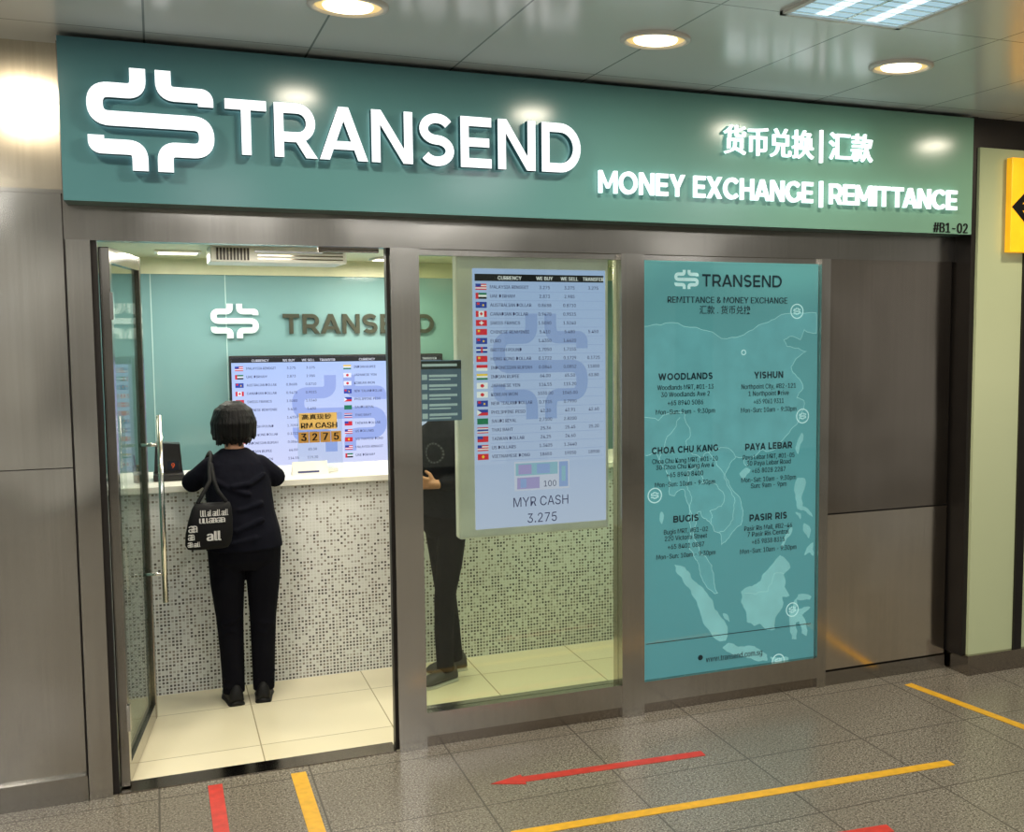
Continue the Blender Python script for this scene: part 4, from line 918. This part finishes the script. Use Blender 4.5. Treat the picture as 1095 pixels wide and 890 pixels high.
w.tube([(bagx(1.06)-.065, YB, 1.070), (.190, YB+.02, 1.12), (.220, YB+.06, 1.165), (.225, .945, 1.235), (.235, 1.0, 1.275), (.232, 1.06, 1.282), (.225, 1.13, 1.26), (.2, 1.16, 1.20)], .010, 10, 'round')
w.tube([(bagx(1.06)+.06, YB, 1.070), (.252, YB+.02, 1.12), (.238, YB+.06, 1.165), (.232, .94, 1.235)], .010, 10, 'round'); w.build('strap', M['bagm'], bg)

# ---- person behind the window
th = math.radians(112)
P0 = (1.40, .95, 0)
pe = empty('person', P0, 'person in dark long-sleeved shirt, dark trousers and pale-soled sneakers behind the window', 'person', rz=th)
HC = (0, .03, 1.575)
b = MB(); head(b, HC, 1.0)
b.tube([(0, 0, 1.40), (0, .015, 1.52)], [.058, .052], 16, 'round')
b.rings([(0, 0, .86, .13, .10), (0, .0, .98, .13, .10), (0, .01, 1.10, .135, .10), (0, .01, 1.25, .145, .10), (0, 0, 1.36, .135, .075), (0, 0, 1.41, .07, .05)])
LE = (-.195, -.04, 1.10); LW = (-.115, .135, 1.09); RE = (.165, .0, 1.10); RWr = (.12, .16, 1.03)
b.tube([(-.15, 0, 1.34), LE], [.034, .034], 14, 'round'); b.tube([LE, (-.16, .05, 1.09), LW], [.034, .030, .024], 14, 'round')
b.tube([(.15, 0, 1.34), RE], [.034, .034], 14, 'round'); b.tube([RE, (.15, .09, 1.06), RWr], [.034, .030, .024], 14, 'round')
hand(b, LW, (.75, .35, .05), (-.4, .9, 0), 1, .8, .95); hand(b, RWr, (-.6, .6, .1), (.4, .9, 0), -1, .8, .95)
LEGS = {-1: [(-.07, 0, .88), (-.07, .025, .66), (-.068, .06, .46), (-.067, .068, .28), (-.066, .06, .06)], 1: [(.07, 0, .88), (.068, -.025, .66), (.066, -.04, .46), (.066, -.07, .28), (.066, -.095, .06)]}
for k in (-1, 1): b.tube(LEGS[k], [.062, .056, .043, .038, .030], 14, 'round')
blob(b, 'body', M['skin'], pe, .0048, 3); face(HC, 1.0, pe)
b = MB()
b.rings([(0, 0, .78, .120, .082), (0, 0, .83, .145, .104), (0, 0, .92, .148, .112), (0, 0, 1.0, .142, .106)])
for k in (-1, 1): b.tube(LEGS[k], [.080, .070, .056, .050, .046], 18, True)
blob(b, 'trousers', M['trs'], pe, .006, 4)
b = MB()
b.rings([(0, 0, .90, .162, .125), (0, 0, .98, .155, .12), (0, .008, 1.1, .152, .118), (0, .01, 1.24, .158, .118), (0, .004, 1.33, .158, .1), (0, 0, 1.385, .125, .08), (0, 0, 1.425, .074, .062)])
b.tube([(-.135, 0, 1.335), (-.175, -.015, 1.26), LE, (-.165, .045, 1.092), (-.135, .105, 1.09)], [.056, .054, .048, .042, .034], 16, 'round')
b.tube([(.135, 0, 1.335), (.165, -.0, 1.26), RE, (.152, .08, 1.065), (.13, .135, 1.04)], [.056, .054, .048, .042, .034], 16, 'round')
blob(b, 'shirt', M['tee'], pe, .006, 4)
b = MB()
for k in range(18):
    pts = []
    for (r, aa) in ((.046, 0), (.056, 0), (.056, .55), (.046, .55)):
        a_ = 2*PI*(k+aa)/18; x_ = -.075+r*math.cos(a_); z_ = 1.25+r*math.sin(a_)
        pts.append((x_, .010+.1215*math.sqrt(max(0, 1-(x_/.166)**2))**.9+.001, z_))
    b.add(pts, [(0, 1, 2, 3)])
b.build('round_print', M['tee_p'], pe, local=True)
b = MB(); b.ell((0, .0, 1.612), (.082, .098, .083)); b.ell((0, -.045, 1.57), (.074, .060, .073)); b.ell((0, .055, 1.652), (.058, .048, .030))
blob(b, 'hair', M['hair'], pe, .006, 3)
shoe(pe, -.067, .065, .1, .235, M['sneak'], M['sole'], 'sneaker'); shoe(pe, .067, -.09, -.2, .235, M['sneak'], M['sole'], 'sneaker')

# ================================================================= WORLD
wd = bpy.data.worlds.new('world'); SC.world = wd; wd.use_nodes = True; nt = wd.node_tree
bgn = nt.nodes['Background']; bgn.inputs[1].default_value = .70
tc = N(nt, 'ShaderNodeTexCoord'); sp = N(nt, 'ShaderNodeSeparateXYZ'); nt.links.new(tc.outputs['Generated'], sp.inputs[0])
cr = N(nt, 'ShaderNodeValToRGB'); mr = N(nt, 'ShaderNodeMapRange'); mr.inputs['From Min'].default_value = -1
nt.links.new(sp.outputs['Z'], mr.inputs['Value']); nt.links.new(mr.outputs[0], cr.inputs[0])
cr.color_ramp.elements[0].color = lin((124, 119, 108)); cr.color_ramp.elements[1].color = lin((232, 232, 228))
nt.links.new(cr.outputs[0], bgn.inputs[0])
